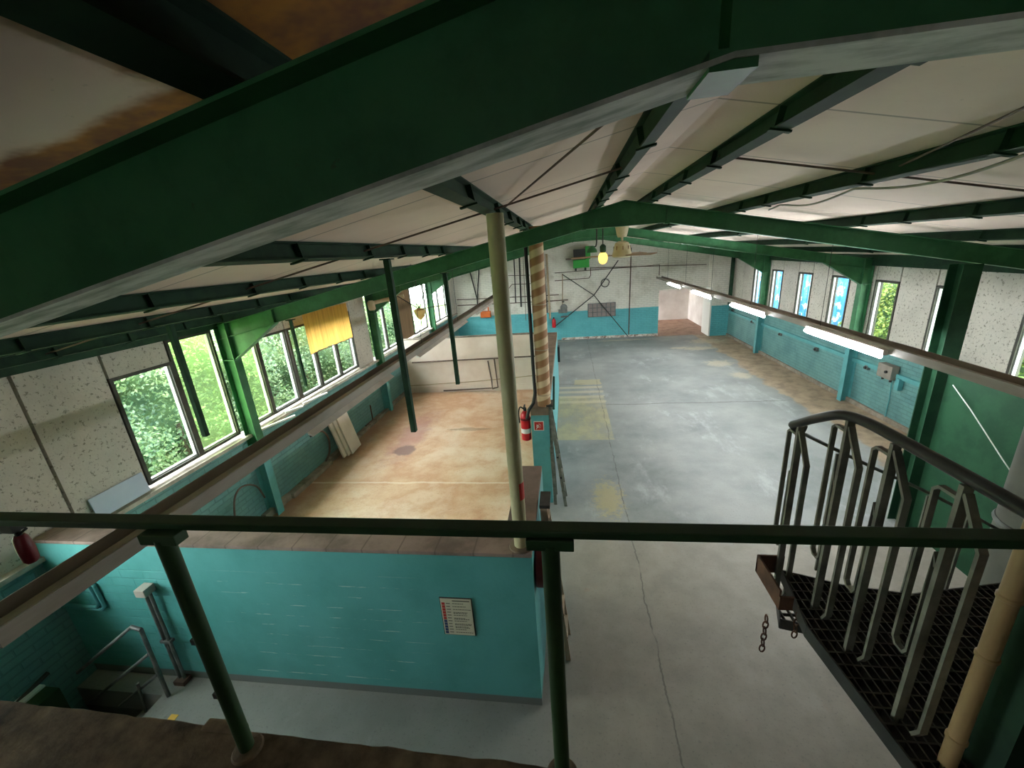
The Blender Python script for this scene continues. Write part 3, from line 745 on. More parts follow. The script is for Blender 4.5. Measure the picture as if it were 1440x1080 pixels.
t = thing('round_duct', 'grey galvanised duct standing behind the stair', 'duct', (3.0, 2.6, 0))
link('pipe', cyl(BM(), (3.0, 2.6, 0), (3.0, 2.6, 3.4), 0.23, 32), M_greycyl, t, smooth=True)
for z in (0.7, 2.1): link('collar', lathe(BM(), [(0.236, 0), (0.245, 0.02), (0.236, 0.04)], (3.0, 2.6, z), seg=32), M_metal, t, smooth=True)

# ------------------------------------------------------------------ light trunking
def trunk(x, z, y0, y1, fixtures, lit, label, group):
    t = thing('light_trunking', label, 'light', (x, (y0 + y1) / 2, z), group)
    b = BM(); w = 0.105
    prism(b, [(x - w, z), (x + w, z), (x + w, z + 0.085), (x + w - 0.006, z + 0.085), (x + w - 0.006, z + 0.006), (x + 0.03, z + 0.006), (x + 0.03, z + 0.05), (x - 0.03, z + 0.05), (x - 0.03, z + 0.006), (x - w + 0.006, z + 0.006), (x - w + 0.006, z + 0.085), (x - w, z + 0.085)], 'y', y0, y1)
    link('channel', b, M_conduit, t)
    for f0, f1, on in fixtures:
        if on:
            fx = link('batten', box(BM(), x - 0.16, x - 0.108, f0 - 0.04, f1 + 0.04, z - 0.01, z + 0.05), M_reflect, t)
            for dx, dz in ((-0.185, -0.01), (-0.15, -0.035)):
                link('fluorescent_tube', cyl(BM(), (x + dx, f0, z + dz), (x + dx, f1, z + dz), 0.021, 12), M_tubelit, fx, smooth=True, label='lit fluorescent tube')
        else:
            b = BM(); sd = 0.02
            prism(b, [(x + 0.03, z - 0.04), (x + 0.0, z - 0.004), (x + 0.10, z - 0.004), (x + 0.150, z - 0.045), (x + 0.155, z - 0.040), (x + 0.106, z - 0.001), (x - 0.006, z - 0.001), (x + 0.025, z - 0.036)], 'y', f0 - 0.06, f1 + 0.06)
            fx = link('reflector', b, M_reflect, t)
            link('fluorescent_tube', cyl(BM(), (x + 0.08, f0, z - 0.04), (x + 0.08, f1, z - 0.04), 0.019, 12), M_tubeoff, fx, smooth=True)
    yy = 6.6
    while yy < y1:
        link('hanger_wire', cyl(BM(), (x, yy, z + 0.05), (x, yy, ztop(x) + 0.1), 0.004, 6), M_darkmetal, t); yy += 2.45
    return t
trunk(3.72, 2.63, 0.9, 17.9, [(5.1, 6.62, 1), (8.07, 9.6, 1), (11.03, 12.55, 1), (14.0, 15.5, 1)], True, 'long light trunking with lit white tubes over the right side', None)
trunk(-2.5, 2.63, 1.0, 14.6, [(3.2, 4.95, 0), (6.1, 7.7, 0), (7.85, 9.35, 0), (10.5, 12.0, 0), (12.2, 13.7, 0)], False, 'long unlit light trunking over the ochre floor', None)

# ------------------------------------------------------------------ foreground rail
t = thing('guard_rail', 'dark green steel guard rail along the gallery edge', 'railing', (0, 0.84, 2.5))
link('top_rail', box(BM(), -2.6, 1.9, 0.825, 0.868, 3.385, 3.407), M_rail, t, bevel=0.004)
def rail_post(x, y, zb, lean):
    p = link('post', cyl(BM(), (x, y, zb), (x, y, 3.37), 0.023, 20), M_rail2, t, smooth=True)
    b = BM(); box(b, x - 0.058, x + 0.058, y - 0.02, y + 0.02, 3.357, 3.388)
    link('bracket', b, M_rail, p, bevel=0.003)
    for z in ((2.75, 2.98) if lean else ()):
        b = BM(); box(b, x - 0.04, x - 0.02, y - 0.01, y + 0.01, z, z + 0.02)
        link('lug', b, M_darkmetal, p)
    link('foot', lathe(BM(), [(0.05, 0), (0.045, 0.008), (0.026, 0.014)], (x, y, zb), seg=20), M_slab, p, smooth=True)
rail_post(-1.135, 0.815, 2.5, 1); rail_post(-0.062, 0.835, 2.5, 0)
t = thing('clamp_handle', 'dark red handled clamp hanging at the left end of the rail', 'clamp', (-1.78, 0.84, 3.25))
link('grip', lathe(BM(), [(0.012, 0), (0.019, 0.01), (0.021, 0.05), (0.018, 0.09), (0.012, 0.10)], (-1.70, 0.85, 3.235), seg=16), M_redd, t, smooth=True)
b = BM(); cyl(b, (-1.70, 0.85, 3.33), (-1.70, 0.85, 3.37), 0.008, 10); box(b, -1.72, -1.68, 0.83, 0.87, 3.355, 3.40); cyl(b, (-1.78, 0.85, 3.345), (-1.70, 0.85, 3.36), 0.010, 8); cyl(b, (-1.695, 0.85, 3.34), (-1.66, 0.85, 3.36), 0.004, 6)
link('clamp_body', b, M_darkmetal, t)
b = BM(); box(b, -1.36, -1.2, 0.85, 0.897, 2.47, 2.504)
tag(link('edge_plate', b, M_slab, bevel=0.01), 'broken concrete lump on the gallery edge behind the left rail post', 'concrete')

# ------------------------------------------------------------------ landing, stair and its railing
t = thing('stair_landing', 'dark steel grating landing with stair treads', 'stair', (1.4, 1.2, 2.3))
outline = [(1.0, 0.84), (1.95, 0.84), (1.95, 1.72), (1.45, 1.62), (1.20, 1.66), (0.985, 1.74), (0.935, 1.43)]
def inside(poly, x, y):
    c = False; n = len(poly)
    for i in range(n):
        x1, y1 = poly[i]; x2, y2 = poly[(i + 1) % n]
        if (y1 > y) != (y2 > y) and x < (x2 - x1) * (y - y1) / (y2 - y1) + x1: c = not c
    return c
def spans(poly, v, axis):
    xs = []; n = len(poly)
    for i in range(n):
        p, q = poly[i], poly[(i + 1) % n]
        a, c = p[1 - axis], q[1 - axis]
        if (a > v) != (c > v): xs.append(p[axis] + (q[axis] - p[axis]) * (v - a) / (c - a))
    xs.sort(); return list(zip(xs[::2], xs[1::2]))
def grating(name, poly, z, parent, du=0.030, dv=0.05, h=0.05):
    b = BM()
    xs = [p[0] for p in poly]; ys = [p[1] for p in poly]
    v = min(xs) + du / 2
    while v < max(xs):
        for a, c in spans(poly, v, 1): box(b, v - 0.0025, v + 0.0025, a, c, z - h, z)
        v += du
    v = min(ys) + dv / 2
    while v < max(ys):
        for a, c in spans(poly, v, 0): box(b, a, c, v - 0.003, v + 0.003, z - h * 0.9, z - 0.001)
        v += dv
    g = link(name, b, M_grate, parent)
    b = BM(); n = len(poly)
    for i in range(n):
        p, q = Vector(poly[i] + (z - 0.03,)), Vector(poly[(i + 1) % n] + (z - 0.03,))
        tube(b, [p, q], 0, flat=(0.006, 0.06))
    link('edge_bar', b, M_darkmetal, g)
    return g
grating('landing_grate', outline, 2.5, t)
grating('tread', [(1.0, 1.72), (1.17, 1.68), (1.20, 1.80), (1.05, 1.86)], 2.22, t, 0.042, 0.05, 0.02)
b = BM(); box(b, 0.897, 0.906, 1.58, 1.81, 2.43, 2.53); box(b, 0.897, 1.02, 1.80, 1.81, 2.43, 2.53); box(b, 0.897, 0.96, 1.57, 1.58, 2.43, 2.50)
link('end_plate', b, M_rust, t, label='rusty end plate')
for (x, y, n) in ((0.815, 1.50, 6), (0.95, 1.52, 4)):
    b = BM()
    for i in range(n):
        pts = arc((x, y, 2.45 - 0.034 * i), 0.011, 0, 360, 10, 'xz' if i % 2 else 'yz')
        pts = [(p[0], p[1], (p[2] - (2.45 - 0.034 * i)) * 1.9 + 2.45 - 0.034 * i) for p in pts]
        tube(b, pts, 0.0035, 6, caps=False)
    tag(link('safety_chain', b, M_rust, smooth=True), 'rusty chain hanging from the landing, %s' % ('longer one at its outer tip' if n == 6 else 'shorter one under the grating'), 'chain')

t = thing('stair_railing', 'black curved handrail with forked flat balusters on the landing', 'railing', (1.05, 1.2, 2.5))
hr = [(1.045, 0.84, 3.39), (1.045, 1.09, 3.39), (1.04, 1.34, 3.39), (1.03, 1.48, 3.39), (1.012, 1.58, 3.375), (1.0, 1.70, 3.31), (0.99, 1.80, 3.245), (0.995, 1.85, 3.215), (1.03, 1.875, 3.195), (1.06, 1.865, 3.185)]
def smooth_path(pts, n=5):
    P = [Vector(p) for p in pts]; out = []
    for i in range(len(P) - 1):
        p0, p1, p2, p3 = P[max(i - 1, 0)], P[i], P[i + 1], P[min(i + 2, len(P) - 1)]
        for k in range(n):
            u = k / n
            out.append(0.5 * ((2 * p1) + (p2 - p0) * u + (2 * p0 - 5 * p1 + 4 * p2 - p3) * u * u + (3 * p1 - p0 - 3 * p2 + p3) * u ** 3))
    out.append(P[-1]); return out
link('handrail', tube(BM(), smooth_path(hr), 0.019, 12), M_handrail, t, smooth=True)
link('lower_rail', tube(BM(), smooth_path([(1.02, 1.84, 3.19), (1.15, 1.98, 3.09), (1.5, 2.08, 2.88), (1.95, 2.2, 2.62), (2.4, 2.3, 2.34)]), 0.009, 8), M_bar, t, smooth=True)
def baluster(x, y, zt, zb, fork=0.085, side=0.08):
    """upright with a forked bar on the near side and a hairpin loop on the far side"""
    m = link('baluster', tube(BM(), [(x, y, zb), (x, y, zt)], 0, flat=(0.026, 0.015)), M_bar, t)
    f = [(x, y - 0.008, zt - 0.02), (x, y - fork, zt - 0.15), (x, y - fork, zb + 0.10), (x, y - fork + 0.02, zb + 0.06)]
    link('fork', tube(BM(), f, 0, flat=(0.022, 0.011)), M_bar, m)
    l = [(x, y + 0.008, zt - 0.045), (x, y + side - 0.015, zt - 0.045), (x, y + side, zt - 0.06), (x, y + side, zb + 0.30), (x, y + side - 0.015, zb + 0.28), (x, y + 0.035, zb + 0.28), (x, y + 0.025, zb + 0.30), (x, y + 0.025, zt - 0.24), (x, y + 0.012, zt - 0.28)]
    link('hairpin_bar', tube(BM(), l, 0, flat=(0.018, 0.010)), M_bar, m)
for x, y, zt, zb in ((1.035, 1.09, 3.375, 2.46), (1.033, 1.335, 3.375, 2.46), (1.02, 1.535, 3.37, 2.44), (0.995, 1.79, 3.235, 2.30)):
    baluster(x, y, zt, zb)
for x, y, z in ((1.32, 2.03, 2.97), (1.62, 2.12, 2.80), (1.92, 2.2, 2.62), (2.2, 2.26, 2.45)):
    link('inner_bar', tube(BM(), [(x, y, z - 0.72), (x, y, z)], 0, flat=(0.016, 0.010)), M_bar, t)

t = thing('ochre_pipe', 'ochre vertical pipe with sleeve joints at the lower right edge', 'pipe', (1.07, 0.98, 0))
link('pipe', cyl(BM(), (1.085, 0.965, 0), (1.085, 0.965, 4.3), 0.021, 20), M_yellowpipe, t, smooth=True)
for z in (2.92, 3.12, 2.6): link('sleeve', lathe(BM(), [(0.0215, 0), (0.0245, 0.003), (0.0245, 0.012), (0.0215, 0.015)], (1.085, 0.965, z), seg=20), M_yellowpipe, t, smooth=True)
b = BM(); box(b, 1.15, 1.156, 0.90, 1.02, 0, 4.2); box(b, 1.27, 1.276, 0.90, 1.02, 0, 4.2); box(b, 1.156, 1.27, 0.956, 0.964, 0, 4.2)
tag(link('gallery_post', b, M_greend), 'dark green steel post beside the ochre pipe', 'post')

# ------------------------------------------------------------------ things on and beside the partition
t = thing('fire_extinguisher', 'red fire extinguisher hung on the partition end', 'fire extinguisher', (-0.735, 6.02, 1.14))
cx, cy = -0.735, 6.02
link('cylinder', lathe(BM(), [(0.05, 0), (0.078, 0.02), (0.08, 0.05), (0.08, 0.40), (0.07, 0.46), (0.04, 0.50), (0.03, 0.51)], (cx, cy, 1.14)), M_red, t, smooth=True)
link('label_band', lathe(BM(), [(0.0808, 0), (0.0815, 0.002), (0.0815, 0.078), (0.0808, 0.08)], (cx, cy, 1.28)), M_white, t, smooth=True, label='white label band')
link('strap', lathe(BM(), [(0.081, 0), (0.086, 0.004), (0.086, 0.03), (0.081, 0.034)], (cx, cy, 1.50)), M_redd, t, smooth=True)
b = BM(); cyl(b, (cx, cy, 1.64), (cx, cy, 1.70), 0.025, 12); box(b, cx - 0.012, cx + 0.012, cy - 0.09, cy + 0.02, 1.70, 1.715); box(b, cx - 0.012, cx + 0.012, cy - 0.11, cy + 0.02, 1.735, 1.75)
link('valve', b, M_black, t)
link('hose', tube(BM(), smooth_path([(cx - 0.02, cy, 1.68), (cx - 0.07, cy - 0.02, 1.72), (cx - 0.10, cy - 0.02, 1.62), (cx - 0.095, cy - 0.01, 1.45)]), 0.011, 8), M_black, t, smooth=True)
t = thing('fire_sign', 'small red square fire sign on the partition end', 'sign', (-0.52, 5.945, 1.38))
link('plate', box(BM(), -0.60, -0.44, 5.944, 5.949, 1.335, 1.495), M_white, t)
link('red_field', box(BM(), -0.59, -0.45, 5.942, 5.944, 1.345, 1.485), M_signred, t)
b = BM(); tube(b, arc((-0.525, 5.941, 1.415), 0.038, -70, 90, 8, 'xz'), 0, flat=(0.012, 0.002))
tube(b, arc((-0.535, 5.941, 1.41), 0.018, 0, 360, 8, 'xz'), 0, flat=(0.010, 0.002)); tube(b, [(-0.56, 5.941, 1.36), (-0.545, 5.941, 1.40), (-0.55, 5.941, 1.44)], 0, flat=(0.010, 0.002))
link('symbol', b, M_white, t)
# notice on the front wall
t = thing('notice_board', 'cream rules notice with red and blue icons on the front wall', 'sign', (-1.05, 2.70, 0.83))
b = BM(); box(b, -1.195, -0.905, 2.692, 2.6985, 0.825, 1.245); link('rim', b, M_frame, t)
link('plate', box(BM(), -1.188, -0.912, 2.688, 2.692, 0.832, 1.238), M_signp, t, bevel=0.001)
for i in range(11):
    z = 1.195 - 0.0325 * i
    link('icon', box(BM(), -1.178, -1.150, 2.6865, 2.688, z - 0.026, z), M_signred if i < 6 else M_signblue, t, label='red icon' if i < 6 else 'blue icon')
b = BM()
box(b, -1.08, -0.925, 2.6868, 2.688, 1.212, 1.222)
for i in range(11):
    z = 1.195 - 0.0325 * i
    box(b, -1.138, -1.10 + random.uniform(-0.006, 0.004), 2.6868, 2.688, z - 0.012, z - 0.005)
    for q in range(2 if i in (3, 5, 7, 8) else 1):
        x = -1.082
        while x < -0.935 + random.uniform(-0.05, 0.01):
            w_ = random.uniform(0.008, 0.022); box(b, x, x + w_, 2.6868, 2.688, z - 0.011 - 0.012 * q, z - 0.005 - 0.012 * q); x += w_ + 0.004
link('lettering', b, M_ink, t)
# hose reel on the outer face
t = thing('hose_reel', 'dark red round hose reel on the outer face of the low wall', 'hose reel', (-0.30, 2.95, 1.3))
link('drum', lathe(BM(), [(0.17, 0), (0.20, 0.01), (0.20, 0.07), (0.17, 0.08)], (-0.352, 2.95, 1.42), 'x', 28), M_redd, t, smooth=True)
link('hub', lathe(BM(), [(0.05, 0.08), (0.05, 0.10), (0.03, 0.11)], (-0.352, 2.95, 1.42), 'x', 16), M_darkmetal, t, smooth=True)
# stepladder leaning by the low wall
def stepladder(x0, y0, h, label, m1, spread, bw=0.3):
    t = thing('step_ladder', label, 'ladder', (x0, y0, 0))
    top = Vector((x0 - 0.05, y0 + 0.12, h))
    for s in (0, 1):
        for k, (dx, dy) in enumerate(((0.0, 0.0), (spread, -0.05))):
            foot = Vector((x0 + dx, y0 + s * bw + dy, 0))
            link('rail', tube(BM(), [foot, top + Vector((dx * 0.12, s * bw * 0.6 - 0.02, -0.01 * k))], 0, flat=(0.05, 0.02)), m1, t)
    n = int(h / 0.27)
    for i in range(1, n + 1):
        f = i * 0.27 / h; a = Vector((x0 + spread, y0 - 0.05, 0)).lerp(top + Vector((spread * 0.12, -0.02, 0)), f)
        c = Vector((x0 + spread, y0 + bw - 0.05, 0)).lerp(top + Vector((spread * 0.12, bw * 0.6 - 0.02, 0)), f)
        link('step', tube(BM(), [a, c], 0, flat=(0.06, 0.018)), m1, t)
    b = BM(); box(b, top.x - 0.03, top.x + 0.07, top.y - 0.04, top.y + bw * 0.6 + 0.02, top.z - 0.005, top.z + 0.03); link('cap', b, M_darkmetal, t)
    for f in (0.3, 0.5, 0.68):
        p = Vector((x0 + spread, y0 - 0.05, 0)).lerp(top, f); b = BM(); box(b, p.x - 0.012, p.x + 0.02, p.y - 0.02, p.y + 0.02, p.z - 0.02, p.z + 0.02); link('hinge', b, M_black, t)
stepladder(-0.25, 3.22, 1.74, 'pale timber stepladder folded against the near low wall', M_wood, 0.14)
stepladder(-0.31, 5.9, 1.72, 'grey steel stepladder leaning at the end of the long partition', M_bar, 0.17)
b = BM(); box(b, -0.353, -0.29, 11.7, 11.95, 0.9, 1.35); tag(link('wall_box', b, M_black), 'small black box on the far end of the partition', 'box')
b = BM(); cyl(b, (-0.33, 7.2, 1.2), (-0.33, 7.9, 1.62), 0.02, 8); tag(link('drain_pipe', b, M_greend, smooth=True), 'short green pipe stub on the partition face', 'pipe')

# ------------------------------------------------------------------ left wall details
def blind():
    t = thing('roller_blind', 'faded yellow cloth blind hanging over the left windows', 'blind', (-5.0, 8.05, 2.46))
    b = BM(); ny, nz = 48, 14; grid = []
    for j in range(nz + 1):
        row = []
        for i in range(ny + 1):
            u, v = i / ny, j / nz
            row.append(b.verts.new((-5.02 + 0.018 * math.sin(u * 26) * (1 - 0.5 * v) + 0.01 * math.sin(u * 61), 7.22 + 1.66 * u, 2.46 + 0.80 * v + 0.012 * math.sin(u * 5) * (1 - v))))
        grid.append(row)
    for j in range(nz):
        for i in range(ny): b.faces.new([grid[j][i], grid[j][i + 1], grid[j + 1][i + 1], grid[j + 1][i]])
    g = NT('yellow_blind_cloth'); g.pos(); n = g.noise(2, 4, 0.6, stretch=(1, 8, 0.5))
    col = g.mix(g.step(n, 0.35, 0.7), rgb(222, 172, 92), rgb(198, 148, 80))
    d = g.n('ShaderNodeBsdfDiffuse'); g.put(d.inputs[0], col); tl = g.n('ShaderNodeBsdfTranslucent'); g.put(tl.inputs[0], col)
    mx = g.n('ShaderNodeMixShader'); mx.inputs[0].default_value = 0.65
    g.t.links.new(d.outputs[0], mx.inputs[1]); g.t.links.new(tl.outputs[0], mx.inputs[2]); g.t.links.new(mx.outputs[0], g.out.inputs[0])
    link('cloth', b, g.m, t, smooth=True)
    link('pole', cyl(BM(), (-5.02, 7.15, 3.27), (-5.02, 8.95, 3.27), 0.018, 10), M_wood, t)
    link('hem_bar', cyl(BM(), (-5.02, 7.22, 2.455), (-5.02, 8.88, 2.455), 0.009, 8), M_curtain, t)
blind()
for i in range(3):
    b = BM(); y0 = 7.50 + 0.09 * i
    M = Matrix.Translation((-5.0 + 0.05 * i, y0, 0.03)) @ Matrix.Rotation(math.radians(-10), 4, 'Y') @ Matrix.Rotation(math.radians(4), 4, 'X')
    box(b, -0.02, 0.02, 0, 0.42, 0.0, 0.98, M)
    tag(link('leaning_board', b, M_board, bevel=0.004), 'white board leaning on the teal left wall, %s of three' % ('innermost', 'middle', 'outermost')[i], 'board', 'white boards leaning on the left wall')
for k, (a, c) in enumerate((((-5.2, 5.62, 1.545), (-4.93, 6.25, 1.56)), ((-5.27, 6.45, 1.55), (-5.1, 6.75, 1.55)), ((-5.2, 6.9, 1.55), (-5.05, 7.5, 1.56)))):
    b = BM(); tube(b, [a, c], 0, flat=(0.04, 0.03)); tag(link('broken_lath', b, M_white), ('long broken white lath on the sill behind the column', 'short broken white lath on the sill past the long one', 'white lath on the sill under the blind')[k], 'lath')
b = BM(); M = Matrix.Translation((XL + 0.02, 3.55, 1.55)) @ Matrix.Rotation(math.radians(-8), 4, 'Y'); box(b, 0, 0.012, -0.30, 0.30, 0, 0.26, M)
tag(link('sill_plate', b, simple('pale_blue_board', rgb(200, 214, 232), rgb(184, 200, 222), 3, 0.5)), 'pale blue board standing on the left sill beside the window', 'board')
# pipes low on the left wall
b = BM(); tube(b, [(-5.22, 5.95, 0.98), (-5.22, 6.3, 0.98), (-5.22, 6.9, 0.98), (-5.22, 7.3, 0.98)], 0.025, 8); tag(link('wall_pipe', b, M_black, smooth=True), 'black pipe fixed along the left wall under the trough', 'pipe')
b = BM(); tube(b, smooth_path([(-5.26, 6.95, 0.82), (-5.16, 7.2, 0.82), (-5.13, 7.32, 0.6), (-5.15, 7.28, 0.3), (-5.2, 7.15, 0.14)]), 0.02, 8); tag(link('curved_hose', b, M_brown, smooth=True), 'brown hose bending down the wall left of the leaning boards', 'hose')
b = BM(); tube(b, smooth_path([(-5.22, 4.75, 0.35), (-5.2, 4.85, 0.75), (-5.2, 5.05, 0.85), (-5.2, 5.3, 0.7), (-5.22, 5.42, 0.4)]), 0.014, 8); tag(link('bowed_cable', b, M_brown, smooth=True), 'bowed brown cable on the left wall near the column foot', 'cable')
b = BM(); tube(b, [(-5.2, 9.0, 0.14), (-5.2, 9.4, 0.14), (-5.2, 9.4, 0.55)], 0.018, 8); tag(link('wall_pipe', b, M_brown, smooth=True), 'short brown pipe elbow on the left wall beyond the boards', 'pipe')

# stair-pit railing, conduit and fittings at the lower left
t = thing('pit_railing', 'thin grey handrail going down beside the stair pit', 'railing', (-4.18, 2.50, 0))
def bar(name, pts, r, m, par): return link(name, tube(BM(), pts, r, 10), m, par, smooth=True)
bar('post', [(-4.175, 2.50, 0), (-4.145, 2.50, 0.885)], 0.019, M_metal, t)
bar('top_rail', [(-4.145, 2.50, 0.885), (-4.24, 2.50, 0.915), (-5.15, 2.49, 0.25)], 0.019, M_metal, t)
bar('mid_rail', [(-4.18, 2.50, 0.574), (-5.2, 2.49, -0.19)], 0.016, M_metal, t)
bar('low_rail', [(-4.19, 2.50, 0.297), (-4.85, 2.495, -0.22)], 0.016, M_metal, t)
bar('lower_post', [(-4.50, 2.46, -0.3), (-4.47, 2.49, 0.16)], 0.014, M_metal, t)
t = thing('cable_riser', 'grey conduit pair with a junction box on the front wall', 'conduit', (-4.2, 2.64, 0))
link('junction_box', box(BM(), -4.17, -4.06, 2.58, 2.69, 1.19, 1.27), M_reflect, t, bevel=0.006)
for dx in (-0.02, 0.035): link('conduit', tube(BM(), [(-4.14 + dx, 2.655, 1.19), (-4.15 + dx, 2.655, 0.5), (-4.16 + dx, 2.655, 0.0)], 0.016, 10), M_metal, t, smooth=True)
link('saddle', box(BM(), -4.2, -4.08, 2.63, 2.68, 0.55, 0.58), M_metal, t)
link('foot_block', box(BM(), -4.21, -4.09, 2.60, 2.695, 0.0, 0.05), M_brown, t)
b = BM(); tube(b, [(-4.82, 2.68, 1.20), (-4.81, 2.68, 0.98), (-4.85, 2.68, 0.93), (-5.28, 2.68, 0.945)], 0.018, 10); tube(b, [(-4.76, 2.68, 1.20), (-4.75, 2.68, 0.95), (-4.80, 2.68, 0.90), (-5.28, 2.68, 0.91)], 0.018, 10); tube(b, arc((-4.79, 2.68, 1.20), 0.03, 0, 180, 6, 'xz'), 0.018, 10)
tag(link('looped_pipe', b, M_tealpaint, smooth=True), 'teal painted hairpin pipe on the front wall by the corner', 'pipe')
t = thing('pit_cabinet', 'small green cabinet with a white top strip by the pit', 'cabinet', (-5.1, 2.1, -1.4))
link('cabinet', box(BM(), -5.28, -5.0, 1.9, 2.26, -1.4, 0.37), M_rail2, t, bevel=0.005); link('white_top', box(BM(), -5.27, -5.16, 1.9, 2.26, 0.371, 0.39), M_white, t, label='white top strip')  # green cabinet carrying a strip of plain white on top
b = BM(); box(b, -3.97, -3.89, 2.22, 2.34, 0.0, 0.004); box(b, -4.02, -3.94, 2.10, 2.16, 0.0, 0.004)
tag(link('tape_strip', b, simple('yellow_tape', rgb(216, 172, 70), None, rough=0.6)), 'scrap of yellow tape on the floor by the pit', 'tape')
b = BM(); tube(b, [(-5.24, 1.2, 0.22), (-5.24, 2.35, 0.42)], 0.022, 8); tag(link('wall_handrail', b, M_darkmetal, smooth=True), 'dark pipe handrail on the teal wall above the pit', 'handrail')

# ------------------------------------------------------------------ rear low wall pipes
YR = 11.87
def rear_pipe(pts, r, label, m=None):
    tag(link('wall_pipe', tube(BM(), pts, r, 8), m or M_brown, smooth=True), label, 'pipe')
def py(px, z): return (px, YR, z)
rear_pipe([py(-4.9, 1.02), py(-0.7, 1.07)], 0.022, 'long level brown pipe across the low white rear wall')
rear_pipe([py(-2.48, 0.98), py(-2.42, 0.35), py(-2.42, 0.10), py(-4.0, 0.06)], 0.022, 'brown pipe dropping down the rear wall and turning left at its foot')
rear_pipe([py(-2.28, 1.03), py(-2.24, 0.12), py(-2.42, 0.08)], 0.024, 'second brown drop pipe just right of the first on the rear wall')
rear_pipe([py(-5.1, 0.26), py(-3.0, 0.33), py(-0.8, 0.48)], 0.014, 'thin rusty pipe sloping low across the rear wall', M_beigepipe)
b = BM(); cyl(b, (-0.86, 11.4, 0.0), (-0.86, 11.4, 1.0), 0.035, 10); tag(link('stand_pipe', b, M_metal, smooth=True), 'grey standpipe in the corner by the rear wall', 'pipe')

# ------------------------------------------------------------------ far wall fittings
YW = 19.07
def fp(x, z): return (x, YW, z)
def far_pipe(pts, r, label, m=None, name='wall_pipe', cat='pipe', yw=None):
    tag(link(name, tube(BM(), [(p[0], yw or YW, p[1]) for p in pts], r, 6), m or M_brown, smooth=True), label, cat)
far_pipe([(-0.56, 3.06), (3.97, 3.10), (3.97, 2.66)], 0.018, 'thin conduit across the far wall feeding the right trunking')
far_pipe([(1.02, 3.17), (5.9, 2.98)], 0.016, 'upper thin conduit sloping across the far wall to the right')
far_pipe([(-0.57, 2.72), (0.95, 2.74), (1.03, 2.85), (1.03, 3.2)], 0.020, 'short conduit under the green heater on the far wall')
far_pipe([(2.77, 3.9), (2.71, 0.05)], 0.022, 'single vertical conduit right of the grey vent grid')
far_pipe([(2.21, 3.42), (1.16, 2.0), (-0.66, 0.65)], 0.024, 'diagonal steel brace falling to the left on the far wall', M_darkmetal, 'brace_bar', 'brace', 18.93)
far_pipe([(-0.21, 2.98), (1.16, 1.98), (2.68, 0.02)], 0.020, 'diagonal steel brace falling to the right across the vent grid', M_darkmetal, 'brace_bar', 'brace', 18.99)
far_pipe([(-0.21, 3.01), (-0.27, 1.26)], 0.022, 'beige vertical pipe left of the diagonal braces', M_beigepipe)
far_pipe([(-0.88, 3.9), (-0.85, 1.0)], 0.045, 'pale vertical pipe behind the striped duct', M_beigepipe)
far_pipe([(-5.2, 2.15), (-4.6, 2.13), (-0.4, 2.09)], 0.02, 'level brown pipe on the left half of the far wall')
far_pipe([(-5.2, 1.88), (-2.42, 1.84), (-0.7, 1.83)], 0.022, 'lower level brown pipe on the left half of the far wall')
far_pipe([(-3.48, 3.13), (-1.68, 3.04)], 0.016, 'short high conduit left of the striped duct')
far_pipe([(-2.7, 2.5), (-2.52, 2.69), (-1.54, 2.66)], 0.018, 'bent conduit left of the striped duct')
far_pipe([(-2.34, 4.02), (-2.41, 1.95), (-2.41, 1.86)], 0.024, 'thin vertical pipe left of the striped duct', M_darkmetal)
far_pipe([(-2.10, 4.05), (-2.17, 1.64)], 0.036, 'dark thick vertical pipe left of the striped duct', M_darkmetal)
far_pipe([(-1.93, 4.05), (-1.98, 1.0)], 0.012, 'faint vertical wire left of the striped duct')
far_pipe([(-1.04, 4.2), (-0.98, 1.3)], 0.03, 'dark ladder-like riser right of the striped duct', M_darkmetal)
far_pipe([(-1.08, 1.83), (0.0, 1.84)], 0.028, 'short thick brown pipe right of the striped duct')
b = BM(); pts = []
for i in range(40):
    a = i / 39 * 4 * PI; r = 0.20 - 0.05 * i / 39; pts.append((1.66 + r * math.cos(a), YW - 0.01, 2.48 + r * math.sin(a)))
tag(link('coiled_cable', tube(b, pts, 0.010, 6), M_darkmetal, smooth=True), 'small coil of cable on the far wall', 'cable')
t = thing('vent_grid', 'grey square meshed vent grid on the far wall', 'vent', (1.5, 19.05, 0.99))
link('backing', box(BM(), 0.90, 2.10, 19.06, 19.095, 1.0, 1.60), simple('grid_back', rgb(150, 138, 136), None, rough=0.8), t)
b = BM()
for i in range(7): box(b, 0.89 + i * 0.2 - 0.012, 0.89 + i * 0.2 + 0.03, 19.03, 19.06, 0.99, 1.61)
for i in range(4): box(b, 0.88, 2.12, 19.028, 19.032, 0.99 + i * 0.2, 1.02 + i * 0.2)
link('bars', b, M_metal, t)
t = thing('unit_heater', 'bright green heater with black opening high on the far wall', 'heater', (0.62, 18.7, 3.05))
link('tray', box(BM(), 0.27, 0.95, 18.5, 19.08, 3.23, 3.56), M_brightgreen, t, bevel=0.01)
link('opening', box(BM(), 0.29, 0.80, 18.52, 19.0, 3.66, 4.0), M_black, t, label='black square opening')
b = BM(); box(b, 0.80, 1.0, 18.5, 19.08, 3.56, 4.1); link('side_panel', b, M_brightgreen, t)
link('shelf', box(BM(), -0.05, 0.90, 18.45, 19.08, 3.60, 3.65), M_brown, t)
for x in (0.38, 0.80): link('foot', box(BM(), x - 0.04, x + 0.04, 18.9, 19.0, 3.10, 3.23), M_black, t)
t = thing('wall_extinguisher', 'red extinguisher far away on the far wall', 'fire extinguisher', (-0.70, 18.9, 0.6))
